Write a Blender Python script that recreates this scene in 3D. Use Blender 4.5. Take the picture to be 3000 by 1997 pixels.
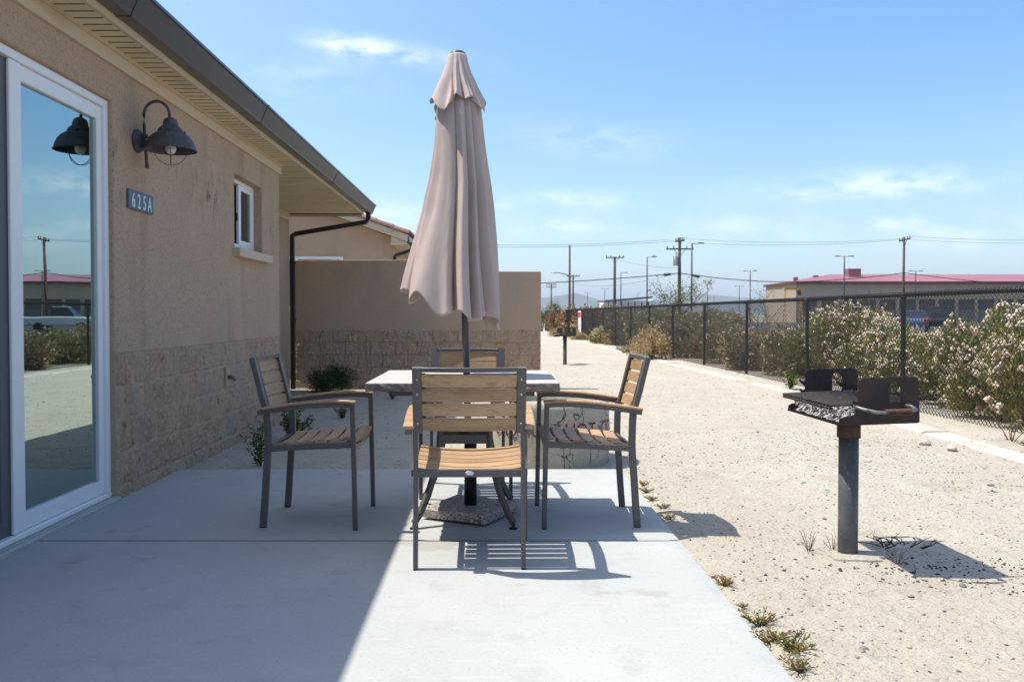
import bpy, bmesh, math, random
import numpy as np
from mathutils import Vector, Matrix, noise as mnoise

R = math.radians
sc = bpy.context.scene
for o in list(bpy.data.objects):
    bpy.data.objects.remove(o)
C = sc.collection

# ------------------------------------------------------------------ camera
FPX, CAMH, PITCH = 2450.0, 1.10, R(1.19)
CX0, CY0 = 1447.0, 921.0 + FPX * math.tan(PITCH)
cd = bpy.data.cameras.new('camera')
cam = bpy.data.objects.new('camera', cd)
C.objects.link(cam)
cam.location = (0, 0, CAMH)
cam.rotation_euler = (R(90) - PITCH, 0, 0)
cd.sensor_width = 36
cd.lens = FPX / 3000 * 36
cd.shift_x = (1500 - CX0) / 3000
cd.shift_y = -(998.5 - CY0) / 3000
cd.clip_end = 12000
cd.dof.use_dof = True
cd.dof.focus_distance = 4.3
cd.dof.aperture_fstop = 7.0
sc.camera = cam

# ------------------------------------------------------------------ sky, sun, exposure
SUNV = Vector((-0.50, 0.066, 1.0)).normalized()
w = bpy.data.worlds.new('World')
sc.world = w
w.use_nodes = True
nt = w.node_tree
nt.nodes.clear()
N = nt.nodes.new
L = nt.links.new
wo = N('ShaderNodeOutputWorld')
bg = N('ShaderNodeBackground')
sky = N('ShaderNodeTexSky')
sky.sky_type = 'NISHITA'
sky.sun_disc = False
sky.sun_elevation = math.asin(SUNV.z)
sky.sun_rotation = math.atan2(SUNV.x, SUNV.y)
sky.air_density = 1.0
sky.dust_density = 1.6
sky.ozone_density = 4.0
bg.inputs['Strength'].default_value = 0.15
tc = N('ShaderNodeTexCoord')
sep = N('ShaderNodeSeparateXYZ')
L(tc.outputs['Generated'], sep.inputs[0])


def wm(op, a, b=None, c=None, clamp=False):
    n = N('ShaderNodeMath')
    n.operation = op
    n.use_clamp = clamp
    for i, v in enumerate((a, b, c)):
        if v is None:
            continue
        if isinstance(v, (int, float)):
            n.inputs[i].default_value = v
        else:
            L(v, n.inputs[i])
    return n.outputs[0]


def wnoise(vec, scale, detail, rough=0.55):
    n = N('ShaderNodeTexNoise')
    n.inputs['Scale'].default_value = scale
    n.inputs['Detail'].default_value = detail
    n.inputs['Roughness'].default_value = rough
    L(vec, n.inputs['Vector'])
    return n.outputs['Fac']


# clouds by direction: thin high cloud spread over the whole sky, some small banks standing low
zz = wm('MAXIMUM', sep.outputs['Z'], 0.0)
zd = wm('ADD', zz, 0.16)
cu = wm('DIVIDE', sep.outputs['X'], zd)
cv = wm('DIVIDE', sep.outputs['Y'], zd)
cmb = N('ShaderNodeCombineXYZ')
L(wm('MULTIPLY', cu, 0.55), cmb.inputs[0])
L(cv, cmb.inputs[1])
base_n = wnoise(cmb.outputs[0], 1.1, 9, 0.6)
veil = wm('MULTIPLY', wm('SUBTRACT', base_n, 0.58, clamp=True), 0.6, clamp=True)
ysafe = wm('MAXIMUM', sep.outputs['Y'], 0.05)
du = wm('DIVIDE', sep.outputs['X'], ysafe)
dv = wm('DIVIDE', sep.outputs['Z'], ysafe)
cm2 = N('ShaderNodeCombineXYZ')
L(wm('MULTIPLY', du, 0.42), cm2.inputs[0])
L(dv, cm2.inputs[1])
puff = wnoise(cm2.outputs[0], 30, 12, 0.66)
front = wm('GREATER_THAN', sep.outputs['Y'], 0.06)
tot = None
for (px, py, rx, ry, amp, tilt) in [(1000, 140, 95, 34, .75, .10), (1150, 158, 190, 30, .75, .16), (2560, 545, 330, 40, .85, -.05), (1640, 588, 230, 30, .55, 0),
                                    (1620, 668, 110, 24, .6, 0), (2130, 665, 320, 40, .4, 0), (1740, 415, 200, 45, .40, .1), (2610, 655, 120, 30, .5, 0),
                                    (2850, 690, 300, 60, .4, 0), (1150, 640, 300, 60, .45, 0), (900, 230, 200, 60, .22, .1), (-600, 400, 400, 70, .7, .05), (3600, 300, 400, 60, .7, -.05)]:
    u0, v0 = (px - CX0) / FPX, (921 - py) / FPX
    a = wm('SUBTRACT', du, u0)
    b = wm('SUBTRACT', wm('SUBTRACT', dv, v0), wm('MULTIPLY', a, -tilt))
    a = wm('DIVIDE', a, rx / FPX)
    b = wm('DIVIDE', b, ry / FPX)
    d2 = wm('ADD', wm('MULTIPLY', a, a), wm('MULTIPLY', b, b))
    g = wm('MULTIPLY', wm('EXPONENT', wm('MULTIPLY', d2, -1.1)), amp)
    tot = g if tot is None else wm('ADD', tot, g)
bank = wm('MULTIPLY', wm('MULTIPLY', tot, front), wm('MULTIPLY', wm('SUBTRACT', puff, 0.40, clamp=True), 5.0, clamp=True))
low = wm('MULTIPLY', wm('EXPONENT', wm('MULTIPLY', zz, -7.0)), 0.22)
dt = N('ShaderNodeVectorMath')
dt.operation = 'DOT_PRODUCT'
dt.inputs[1].default_value = SUNV
L(tc.outputs['Generated'], dt.inputs[0])
glow = wm('MULTIPLY', wm('POWER', wm('MAXIMUM', dt.outputs['Value'], 0.0), 2.2), 0.56)
fac = wm('ADD', wm('ADD', wm('ADD', veil, bank), low), glow, clamp=True)
fac = wm('MINIMUM', fac, 0.85)
mixc = N('ShaderNodeMixRGB')
L(fac, mixc.inputs[0])
hsv = N('ShaderNodeHueSaturation')
hsv.inputs['Saturation'].default_value = 1.19
L(sky.outputs[0], hsv.inputs['Color'])
L(hsv.outputs[0], mixc.inputs[1])
mixc.inputs[2].default_value = (4.7, 5.2, 6.0, 1)
L(mixc.outputs[0], bg.inputs[0])
L(bg.outputs[0], wo.inputs[0])

sl = bpy.data.lights.new('sun', 'SUN')
sl.energy = 4.0
sl.angle = R(0.53)
sl.color = (1.0, 0.955, 0.885)
sun = bpy.data.objects.new('sun', sl)
C.objects.link(sun)
sun.location = SUNV * 60
sun.rotation_euler = SUNV.to_track_quat('Z', 'Y').to_euler()

vs = sc.view_settings
vs.view_transform = 'Standard'
vs.look = 'None'
vs.exposure = 0.65
vs.gamma = 1
vs.use_curve_mapping = False
sc.cycles.use_denoising = True
sc.cycles.max_bounces = 8
sc.cycles.diffuse_bounces = 4
sc.cycles.transparent_max_bounces = 12
sc.cycles.volume_bounces = 0
sc.cycles.caustics_reflective = False
sc.cycles.caustics_refractive = False

rnd = random.Random(7)


def P(px, py, Y):
    """world point seen at photograph pixel (px, py) on the plane y = Y"""
    u, v = px - CX0, -(py - CY0)
    dy = math.cos(PITCH) * FPX + math.sin(PITCH) * v
    dz = -math.sin(PITCH) * FPX + math.cos(PITCH) * v
    s = Y / dy
    return Vector((u * s, Y, CAMH + dz * s))


def G(px, py, z=-0.03):
    """world point seen at pixel on the level z"""
    u, v = px - CX0, -(py - CY0)
    dy = math.cos(PITCH) * FPX + math.sin(PITCH) * v
    dz = -math.sin(PITCH) * FPX + math.cos(PITCH) * v
    s = (z - CAMH) / dz
    return Vector((u * s, dy * s, z))


# ------------------------------------------------------------------ mesh helpers
class MB:
    def __init__(self):
        self.v, self.f, self.s, self.m = [], [], [], []

    def add(self, vs_, fs, smooth=False, mi=0):
        n = len(self.v)
        self.v += [tuple(p) for p in vs_]
        for f in fs:
            self.f.append(tuple(i + n for i in f))
            self.s.append(smooth)
            self.m.append(mi)
        return self

    def box(self, x0, x1, y0, y1, z0, z1, mi=0):
        return self.add([(x0, y0, z0), (x1, y0, z0), (x1, y1, z0), (x0, y1, z0), (x0, y0, z1), (x1, y0, z1), (x1, y1, z1), (x0, y1, z1)],
                        [(0, 3, 2, 1), (4, 5, 6, 7), (0, 1, 5, 4), (1, 2, 6, 5), (2, 3, 7, 6), (3, 0, 4, 7)], False, mi)

    def cbox(self, x0, x1, y0, y1, z0, z1, c=0.003, mi=0):
        """box with chamfered edges"""
        bm = bmesh.new()
        bmesh.ops.create_cube(bm, size=1)
        for v in bm.verts:
            v.co = ((x0 + x1) / 2 + v.co.x * (x1 - x0), (y0 + y1) / 2 + v.co.y * (y1 - y0), (z0 + z1) / 2 + v.co.z * (z1 - z0))
        bmesh.ops.bevel(bm, geom=bm.edges[:], offset=c, segments=1, affect='EDGES', profile=.5)
        bm.verts.index_update()
        self.add([v.co for v in bm.verts], [[v.index for v in f.verts] for f in bm.faces], False, mi)
        bm.free()
        return self

    def sweep(self, pts, prof, up=(0, 0, 1), smooth=False, caps=True, mi=0, scale=None, closed=True):
        """prof: (a, b) pairs; a along the side vector, b along the bent up vector"""
        pts = [Vector(p) for p in pts]
        k = len(prof)
        vs_, fs = [], []
        upv = Vector(up)
        for i, p in enumerate(pts):
            t = (pts[min(i + 1, len(pts) - 1)] - pts[max(i - 1, 0)]).normalized()
            s = t.cross(upv)
            if s.length < 1e-4:
                s = t.cross(Vector((0, 1, 0)))
            s.normalize()
            u = s.cross(t).normalized()
            q = scale[i] if scale else 1
            for a, b in prof:
                vs_.append(p + s * a * q + u * b * q)
        for i in range(len(pts) - 1):
            for j in range(k if closed else k - 1):
                a, b = i * k + j, i * k + (j + 1) % k
                fs.append((a, b, b + k, a + k))
        self.add(vs_, fs, smooth, mi)
        if caps and closed:
            n = len(self.v) - len(vs_)
            self.f.append(tuple(n + j for j in reversed(range(k))))
            self.s.append(False)
            self.m.append(mi)
            n2 = n + (len(pts) - 1) * k
            self.f.append(tuple(n2 + j for j in range(k)))
            self.s.append(False)
            self.m.append(mi)
        return self

    def tube(self, pts, r, seg=8, smooth=True, mi=0, scale=None, caps=True):
        prof = [(math.cos(2 * math.pi * j / seg) * r, math.sin(2 * math.pi * j / seg) * r) for j in range(seg)]
        t = (Vector(pts[-1]) - Vector(pts[0]))
        up = (0, 0, 1) if abs(t.normalized().z) < .9 else (0, 1, 0)
        return self.sweep(pts, prof, up, smooth, caps, mi, scale)

    def bar(self, pts, w_, h, up=(0, 0, 1), c=0.0, mi=0):
        a, b = w_ / 2, h / 2
        if c:
            prof = [(-a + c, -b), (a - c, -b), (a, -b + c), (a, b - c), (a - c, b), (-a + c, b), (-a, b - c), (-a, -b + c)]
        else:
            prof = [(-a, -b), (a, -b), (a, b), (-a, b)]
        return self.sweep(pts, prof, up, False, True, mi)

    def lathe(self, prof, seg=24, centre=(0, 0, 0), smooth=True, mi=0, cap=False):
        cx, cy, cz = centre
        vs_, fs = [], []
        for r, z in prof:
            for j in range(seg):
                a = 2 * math.pi * j / seg
                vs_.append((cx + r * math.cos(a), cy + r * math.sin(a), cz + z))
        for i in range(len(prof) - 1):
            for j in range(seg):
                a, b = i * seg + j, i * seg + (j + 1) % seg
                fs.append((a, b, b + seg, a + seg))
        self.add(vs_, fs, smooth, mi)
        if cap:
            n = len(self.v) - len(vs_)
            self.f.append(tuple(n + j for j in reversed(range(seg))))
            self.f.append(tuple(n + (len(prof) - 1) * seg + j for j in range(seg)))
            self.s += [False, False]
            self.m += [mi, mi]
        return self

    def prism(self, poly, axis, d0, d1, mi=0):
        """poly of 2D points extruded along axis ('x': pts are y,z; 'y': pts are x,z; 'z': pts are x,y)"""
        def mk(p, d):
            return {'x': (d, p[0], p[1]), 'y': (p[0], d, p[1]), 'z': (p[0], p[1], d)}[axis]
        k = len(poly)
        vs_ = [mk(p, d0) for p in poly] + [mk(p, d1) for p in poly]
        fs = [tuple(reversed(range(k))), tuple(range(k, 2 * k))] + [(j, (j + 1) % k, (j + 1) % k + k, j + k) for j in range(k)]
        return self.add(vs_, fs, False, mi)

    def xform(self, M):
        self.v = [tuple(M @ Vector(p)) for p in self.v]
        return self

    def mesh(self, name, mats, fixn=True):
        me = bpy.data.meshes.new(name)
        me.from_pydata(self.v, [], self.f)
        me.polygons.foreach_set('use_smooth', self.s)
        mats = mats if isinstance(mats, (list, tuple)) else [mats]
        for mt in mats:
            me.materials.append(mt)
        if len(mats) > 1:
            me.polygons.foreach_set('material_index', self.m)
        if fixn and len(self.f) < 60000:
            bm = bmesh.new()
            bm.from_mesh(me)
            bmesh.ops.recalc_face_normals(bm, faces=bm.faces[:])
            bm.to_mesh(me)
            bm.free()
        me.update()
        return me

    def build(self, name, mats, parent=None, fixn=True):
        o = bpy.data.objects.new(name, self.mesh(name, mats, fixn))
        C.objects.link(o)
        if parent:
            o.parent = parent
        return o


def link(name, me, parent=None, loc=(0, 0, 0), rot=(0, 0, 0), scl=(1, 1, 1)):
    o = bpy.data.objects.new(name, me)
    C.objects.link(o)
    if parent:
        o.parent = parent
    o.location, o.rotation_euler, o.scale = loc, rot, scl
    return o


def empty(name, loc=(0, 0, 0), rz=0, parent=None):
    o = bpy.data.objects.new(name, None)
    o.empty_display_size = .1
    C.objects.link(o)
    o.location = loc
    o.rotation_euler = (0, 0, rz)
    if parent:
        o.parent = parent
    return o


def tag(o, label, cat=None, group=None, kind=None):
    if label:
        o['label'] = label
    if cat:
        o['category'] = cat
    if group:
        o['group'] = group
    if kind:
        o['kind'] = kind
    return o


def copy_tree(o, parent=None):
    c = o.copy()
    C.objects.link(c)
    c.parent = parent
    for ch in list(o.children):
        copy_tree(ch, c)
    return c


def sph(t):
    return t * t * (3 - 2 * t)


def clamp(x, a=0.0, b=1.0):
    return max(a, min(b, x))


def fbm(p, oct_=4):
    s, a, q = 0, 1, 0
    p = Vector(p)
    for _ in range(oct_):
        s += a * mnoise.noise(p)
        q += a
        a *= .5
        p = p * 2.03 + Vector((3.1, 1.7, 5.3))
    return s / q


# ------------------------------------------------------------------ materials
def mat(name, base, rough=.7, spec=.3, metallic=0.0, layers=(), bumps=(), coords='Object', rand=0.0, rough_var=None, sheen=0.0, transl=0.0, coat=0.0):
    """layers: (scale, colour, lo, hi, detail[, stretch]); bumps: (scale, strength, distance, detail[, stretch])"""
    m = bpy.data.materials.new(name)
    m.use_nodes = True
    t = m.node_tree
    t.nodes.clear()
    nn, ll = t.nodes.new, t.links.new
    out = nn('ShaderNodeOutputMaterial')
    b = nn('ShaderNodeBsdfPrincipled')
    ll(b.outputs[0], out.inputs[0])
    b.inputs['Roughness'].default_value = rough
    b.inputs['Metallic'].default_value = metallic
    b.inputs['Specular IOR Level'].default_value = spec
    b.inputs['Coat Weight'].default_value = coat
    if sheen:
        b.inputs['Sheen Weight'].default_value = sheen
    if coords == 'World':
        g = nn('ShaderNodeNewGeometry')
        vec = g.outputs['Position']
    else:
        g = nn('ShaderNodeTexCoord')
        vec = g.outputs['Object']
    info = None
    if rand or coords == 'Object':
        info = nn('ShaderNodeObjectInfo')
        if coords == 'Object':
            ad = nn('ShaderNodeVectorMath')
            ad.operation = 'ADD'
            cb = nn('ShaderNodeVectorMath')
            cb.operation = 'SCALE'
            cb.inputs[0].default_value = (7.3, 11.9, 5.1)
            ll(info.outputs['Random'], cb.inputs['Scale'])
            ll(vec, ad.inputs[0])
            ll(cb.outputs[0], ad.inputs[1])
            vec = ad.outputs[0]

    def noi(scale, detail, stretch):
        v = vec
        if stretch:
            mp = nn('ShaderNodeMapping')
            mp.inputs['Scale'].default_value = stretch
            ll(v, mp.inputs[0])
            v = mp.outputs[0]
        n = nn('ShaderNodeTexNoise')
        n.inputs['Scale'].default_value = scale
        n.inputs['Detail'].default_value = detail
        n.inputs['Roughness'].default_value = .6
        ll(v, n.inputs['Vector'])
        return n.outputs['Fac']

    col = None
    for ly in layers:
        scale, c2, lo, hi, detail = ly[:5]
        f = noi(scale, detail, ly[5] if len(ly) > 5 else None)
        mr = nn('ShaderNodeMapRange')
        mr.inputs['From Min'].default_value = lo
        mr.inputs['From Max'].default_value = hi
        mr.interpolation_type = 'SMOOTHSTEP'
        ll(f, mr.inputs['Value'])
        mx = nn('ShaderNodeMixRGB')
        ll(mr.outputs[0], mx.inputs[0])
        if col is None:
            mx.inputs[1].default_value = (*base, 1)
        else:
            ll(col, mx.inputs[1])
        mx.inputs[2].default_value = (*c2, 1)
        col = mx.outputs[0]
    if rand:
        hs = nn('ShaderNodeHueSaturation')
        mr = nn('ShaderNodeMapRange')
        mr.inputs['To Min'].default_value = 1 - rand
        mr.inputs['To Max'].default_value = 1 + rand
        ll(info.outputs['Random'], mr.inputs['Value'])
        ll(mr.outputs[0], hs.inputs['Value'])
        if col is None:
            hs.inputs['Color'].default_value = (*base, 1)
        else:
            ll(col, hs.inputs['Color'])
        col = hs.outputs[0]
    if col is None:
        b.inputs['Base Color'].default_value = (*base, 1)
    else:
        ll(col, b.inputs['Base Color'])
    prev = None
    for bp in bumps:
        scale, strength, dist, detail = bp[:4]
        f = noi(scale, detail, bp[4] if len(bp) > 4 else None)
        bn = nn('ShaderNodeBump')
        bn.inputs['Strength'].default_value = strength
        bn.inputs['Distance'].default_value = dist
        ll(f, bn.inputs['Height'])
        if prev is not None:
            ll(prev, bn.inputs['Normal'])
        prev = bn.outputs[0]
    if prev is not None:
        ll(prev, b.inputs['Normal'])
    if rough_var:
        scale, lo, hi = rough_var
        f = noi(scale, 4, None)
        mr = nn('ShaderNodeMapRange')
        mr.inputs['From Min'].default_value = .35
        mr.inputs['From Max'].default_value = .65
        mr.inputs['To Min'].default_value = lo
        mr.inputs['To Max'].default_value = hi
        ll(f, mr.inputs['Value'])
        ll(mr.outputs[0], b.inputs['Roughness'])
    if transl:
        tr = nn('ShaderNodeBsdfTranslucent')
        ms = nn('ShaderNodeMixShader')
        ms.inputs[0].default_value = transl
        if col is None:
            tr.inputs[0].default_value = (*base, 1)
        else:
            ll(col, tr.inputs[0])
        ll(b.outputs[0], ms.inputs[1])
        ll(tr.outputs[0], ms.inputs[2])
        ll(ms.outputs[0], out.inputs[0])
    return m


M = {}
M['stucco'] = mat('stucco', (.485, .343, .238), .92, .15, layers=[(1.3, (.51, .365, .255), .4, .65, 5), (2.2, (.395, .28, .195), .50, .72, 6, (1, 1, .22)), (110, (.33, .23, .158), .5, .66, 3), (48, (.545, .405, .295), .56, .70, 4), (.9, (.42, .32, .24), .55, .7, 7, (1, 1, .5))],
                  bumps=[(130, .8, .006, 3), (30, .4, .008, 4), (4, .25, .03, 3)], coords='World')
M['block'] = mat('split_face_block', (.475, .335, .225), .95, .1, layers=[(5, (.41, .285, .19), .42, .68, 6), (26, (.54, .40, .29), .54, .68, 6), (19, (.26, .18, .125), .57, .70, 6, (1, 1, .6)), (60, (.30, .21, .15), .58, .70, 4), (2.2, (.41, .325, .255), .5, .7, 4)],
                 bumps=[(55, 1.0, .014, 6), (20, 1.0, .026, 5, (1, 1, .55))], coords='World', rand=.03)
M['joint'] = mat('block_joint', (.45, .33, .235), .95, .1, bumps=[(90, .5, .004, 4)], coords='World')
M['trim'] = mat('eave_trim', (.56, .45, .32), .6, .3, layers=[(6, (.45, .35, .235), .5, .75, 5, (1, .2, 1))], bumps=[(40, .1, .002, 3)], coords='World')
M['soffit'] = mat('soffit_board', (.66, .56, .37), .55, .3, layers=[(4, (.58, .48, .31), .45, .7, 5), (55, (.30, .24, .16), .68, .8, 4)], coords='World', rand=.06)
M['dark_gap'] = mat('soffit_shade_backing', (.02, .017, .013), .9, .1)  # near-black colour stands in for the shade between soffit slats
M['brown_metal'] = mat('gutter_metal', (.034, .027, .027), .28, .6, layers=[(1.2, (.042, .034, .034), .4, .7, 3)], coords='World', coat=.15)
M['pipe_metal'] = mat('downpipe_metal', (.024, .016, .014), .42, .4)
M['white_frame'] = mat('white_vinyl', (.80, .80, .79), .35, .4, layers=[(2.5, (.72, .72, .70), .5, .8, 5), (30, (.6, .58, .53), .68, .85, 4)], coords='World')
M['screen'] = mat('grey_screen_frame', (.10, .105, .115), .5, .4)
M['room'] = mat('room_wall', (.30, .28, .26), .9, .2)
M['curtain'] = mat('curtain_cloth', (.22, .23, .20), .9, .2, layers=[(3, (.16, .17, .15), .4, .6, 3, (1, 8, .1))])
M['concrete'] = mat('patio_concrete', (.405, .414, .388), .85, .25, layers=[(1.1, (.44, .447, .42), .4, .65, 6), (5.5, (.375, .383, .357), .52, .72, 6), (85, (.33, .337, .315), .55, .72, 3), (30, (.43, .435, .41), .55, .7, 4, (.15, 1, 1)),
                    (2.3, (.32, .305, .265), .62, .80, 8), (9, (.27, .24, .195), .70, .78, 6), (1.7, (.36, .35, .315), .60, .66, 9)], bumps=[(220, .22, .0015, 3), (18, .12, .004, 5)], coords='World')
M['sand'] = mat('dirt', (.440, .392, .312), .95, .1, layers=[(.55, (.472, .424, .34), .38, .62, 5), (2.2, (.39, .342, .265), .5, .70, 8), (7, (.47, .43, .355), .52, .68, 6), (45, (.315, .272, .212), .55, .70, 7), (110, (.26, .225, .18), .61, .71, 4), (150, (.56, .515, .44), .58, .72, 3)],
                bumps=[(35, .9, .02, 7), (6, .6, .05, 5), (160, .5, .006, 3)], coords='World')
M['far_ground'] = mat('dry_field', (.26, .225, .15), .95, .1, layers=[(.05, (.17, .17, .09), .42, .6, 8), (.5, (.33, .28, .19), .5, .7, 6)], bumps=[(2, .6, .2, 6)], coords='World')
M['asphalt'] = mat('asphalt', (.055, .055, .056), .9, .2, layers=[(.3, (.075, .074, .072), .4, .7, 5)], coords='World')
M['tyre_dark'] = mat('joint_dirt', (.045, .042, .04), .95, .1)
M['kerb'] = mat('kerb_concrete', (.50, .46, .39), .92, .15, layers=[(4, (.42, .37, .29), .45, .65, 7), (1.2, (.54, .50, .43), .45, .6, 5), (40, (.38, .34, .28), .56, .72, 5)], bumps=[(40, .6, .010, 6), (8, .5, .03, 5)], coords='World')
M['metal'] = mat('bronze_frame', (.105, .093, .088), .42, .45, layers=[(60, (.12, .108, .10), .45, .65, 3)], bumps=[(600, .06, .0006, 2)], rough_var=(25, .36, .5))
M['wood'] = mat('synthetic_teak', (.475, .305, .17), .55, .3, layers=[(9, (.39, .235, .125), .4, .68, 6, (.10, 2.5, 2.5)), (55, (.30, .175, .09), .52, .68, 3, (.04, 3, 3)), (4, (.40, .28, .18), .55, .74, 5), (2.5, (.34, .20, .10), .55, .7, 3)],
                bumps=[(60, .22, .0012, 3, (.05, 3, 3))], rand=.14)
M['plug'] = mat('black_plastic', (.012, .012, .013), .5, .4)
M['screw'] = mat('steel_screw', (.55, .54, .52), .35, .5, metallic=.9)
M['badge'] = mat('silver_badge', (.62, .62, .60), .3, .5, metallic=.6, bumps=[(90, .3, .001, 3)])
M['stone_top'] = mat('table_stone', (.50, .465, .43), .8, .25, layers=[(9, (.44, .40, .365), .42, .65, 6), (60, (.56, .53, .50), .55, .72, 4), (2, (.40, .35, .31), .6, .8, 5)], bumps=[(90, .15, .002, 4)])
M['stone_edge'] = mat('table_chipped_edge', (.24, .195, .175), .85, .3, layers=[(30, (.17, .135, .12), .42, .65, 6), (75, (.66, .63, .58), .64, .70, 3)], bumps=[(45, .9, .01, 5)])
M['granite'] = mat('granite', (.36, .30, .26), .6, .4, layers=[(90, (.07, .062, .06), .54, .60, 2), (60, (.60, .52, .45), .57, .63, 2), (3, (.30, .27, .25), .5, .7, 3)], bumps=[(120, .12, .001, 3)])
M['pole'] = mat('umbrella_pole', (.055, .058, .066), .4, .5)
M['canvas'] = mat('umbrella_canvas', (.66, .545, .49), .95, .1, layers=[(3, (.61, .495, .44), .42, .68, 5), (1.6, (.68, .565, .51), .5, .7, 3), (400, (.58, .47, .42), .5, .7, 2)],
                  bumps=[(500, .2, .001, 2), (13, .40, .014, 5, (1, 1, .30))], transl=.22)
M['lamp_iron'] = mat('weathered_iron', (.072, .068, .074), .62, .35, layers=[(14, (.10, .095, .10), .42, .65, 5), (35, (.05, .042, .04), .55, .72, 4)], bumps=[(90, .2, .001, 4)])
M['bulb'] = mat('frosted_bulb', (.78, .76, .72), .3, .5)
M['plate'] = mat('slate_blue_plate', (.085, .125, .165), .5, .4, layers=[(20, (.10, .145, .185), .4, .7, 4)])
M['letter'] = mat('white_letter', (.80, .80, .79), .5, .3)
M['red_paint'] = mat('red_paint', (.20, .012, .014), .75, .2, layers=[(30, (.30, .05, .045), .5, .68, 5), (90, (.42, .34, .28), .66, .72, 3)])
M['grill_iron'] = mat('rusty_grill_steel', (.038, .028, .026), .7, .3, layers=[(7, (.060, .040, .034), .42, .66, 6), (28, (.115, .058, .036), .62, .80, 5), (2.5, (.018, .015, .015), .5, .7, 4)], bumps=[(55, .35, .002, 5), (12, .2, .004, 4)])
M['grate'] = mat('charred_grate', (.030, .026, .025), .75, .3, layers=[(22, (.10, .060, .040), .50, .70, 5)], bumps=[(60, .5, .003, 4)])
M['rust'] = mat('rusted_spring', (.115, .075, .055), .8, .3, layers=[(60, (.10, .045, .03), .45, .65, 4)], bumps=[(120, .3, .001, 3)])
M['rod'] = mat('worn_steel_rod', (.22, .21, .20), .45, .5, metallic=.7, layers=[(25, (.12, .09, .07), .5, .7, 4)])
M['post'] = mat('galvanised_post', (.075, .080, .086), .55, .45, layers=[(10, (.11, .115, .12), .42, .64, 6, (1, 1, .5)), (55, (.20, .205, .21), .60, .74, 4), (7, (.08, .055, .045), .66, .8, 4)], bumps=[(70, .15, .001, 4)])
M['ash'] = mat('coal_ash', (.47, .44, .415), 1.0, .0, layers=[(20, (.36, .335, .32), .45, .65, 5), (40, (.05, .045, .045), .54, .62, 4)], bumps=[(70, .6, .004, 5)])
M['vinyl'] = mat('black_vinyl_wire', (.020, .020, .021), .5, .35)
M['grey_wood'] = mat('pole_wood', (.10, .07, .055), .9, .2, layers=[(3, (.15, .105, .08), .4, .65, 5, (1, 1, .1))])
M['brown_wood'] = mat('brown_pole_wood', (.15, .075, .045), .9, .2)
M['pole_metal'] = mat('light_pole_paint', (.045, .045, .05), .5, .4)
M['cable'] = mat('cable', (.03, .033, .03), .6, .3)
M['ceramic'] = mat('transformer_can', (.55, .54, .50), .5, .4, layers=[(4, (.40, .28, .2), .6, .75, 4)])
M['roof_red'] = mat('red_metal_roof', (.30, .125, .14), .6, .3, layers=[(.08, (.33, .145, .16), .4, .65, 4), (.6, (.27, .11, .125), .45, .7, 4, (.2, 1, 1))], coords='World')
M['roof_trim'] = mat('dark_red_trim', (.13, .035, .04), .6, .3)
M['tan_panel'] = mat('tan_wall_panel', (.36, .285, .215), .85, .2, layers=[(.4, (.33, .26, .195), .42, .65, 6)], bumps=[(6, .3, .03, 3, (4, 1, .2))], coords='World', rand=.03)
M['tile'] = mat('clay_tile', (.31, .175, .13), .85, .2, layers=[(5, (.26, .14, .10), .45, .68, 5), (40, (.38, .25, .19), .58, .75, 4)], bumps=[(50, .3, .003, 4)], rand=.12)
M['white_wall'] = mat('white_building', (.75, .74, .71), .8, .2)
M['dark_roof'] = mat('canopy_steel', (.09, .11, .12), .6, .3)
M['void'] = mat('dark_bay', (.085, .08, .075), .9, .2)
M['bay_grey'] = mat('bay_door_paint', (.12, .125, .12), .7, .3)
M['yellow'] = mat('yellow_crane_paint', (.62, .33, .03), .5, .4)
M['hill'] = mat('far_hill', (.16, .15, .10), .95, .1, layers=[(.004, (.11, .12, .07), .4, .65, 6)], coords='World')
M['leaf_green'] = mat('shrub_leaf', (0.206, 0.248, 0.049), .7, .25, layers=[(2.6, (0.350, 0.291, 0.078), .44, .62, 4), (9, (0.106, 0.163, 0.034), .5, .66, 3)], coords='World', transl=.3)
M['leaf_olive'] = mat('olive_leaf', (0.231, 0.217, 0.065), .75, .2, layers=[(2.2, (0.338, 0.231, 0.091), .42, .62, 4), (8, (0.150, 0.175, 0.047), .5, .66, 3)], coords='World', transl=.3)
M['leaf_dry'] = mat('dry_leaf', (.58, .45, .26), .85, .15, layers=[(5, (.42, .29, .15), .45, .65, 4), (3, (.42, .38, .15), .54, .7, 3)], coords='World', transl=.25)
M['leaf_grey'] = mat('grey_leaf', (0.351, 0.308, 0.189), .85, .15, layers=[(2, (0.312, 0.217, 0.150), .4, .6, 4), (4, (0.221, 0.238, 0.098), .5, .66, 3)], coords='World', transl=.25)
M['leaf_brown'] = mat('brown_leaf', (.30, .155, .085), .85, .15, layers=[(5, (.20, .10, .055), .45, .65, 4)], coords='World', transl=.25)
M['leaf_dark'] = mat('dark_leaf', (.038, .065, .022), .7, .25, layers=[(6, (.06, .09, .03), .5, .66, 3)], coords='World', transl=.25)
M['leaf_weed'] = mat('weed_leaf', (.10, .155, .035), .7, .25, layers=[(10, (.155, .17, .045), .45, .62, 3)], coords='World', transl=.3)
M['leaf_red'] = mat('red_weed_leaf', (.27, .10, .045), .75, .2, layers=[(14, (.15, .155, .045), .46, .58, 3)], coords='World', transl=.25)
M['twig'] = mat('dry_twig', (.15, .085, .05), .9, .1)
M['twig_dark'] = mat('charred_twig', (.065, .042, .032), .9, .1)
M['flower'] = mat('flower_head', (.80, .67, .50), .9, .1, layers=[(7, (.66, .45, .33), .5, .68, 3), (30, (.84, .76, .64), .5, .7, 2)], coords='World', transl=.15)
M['petal_yellow'] = mat('yellow_petal', (.75, .62, .05), .8, .2)
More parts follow.
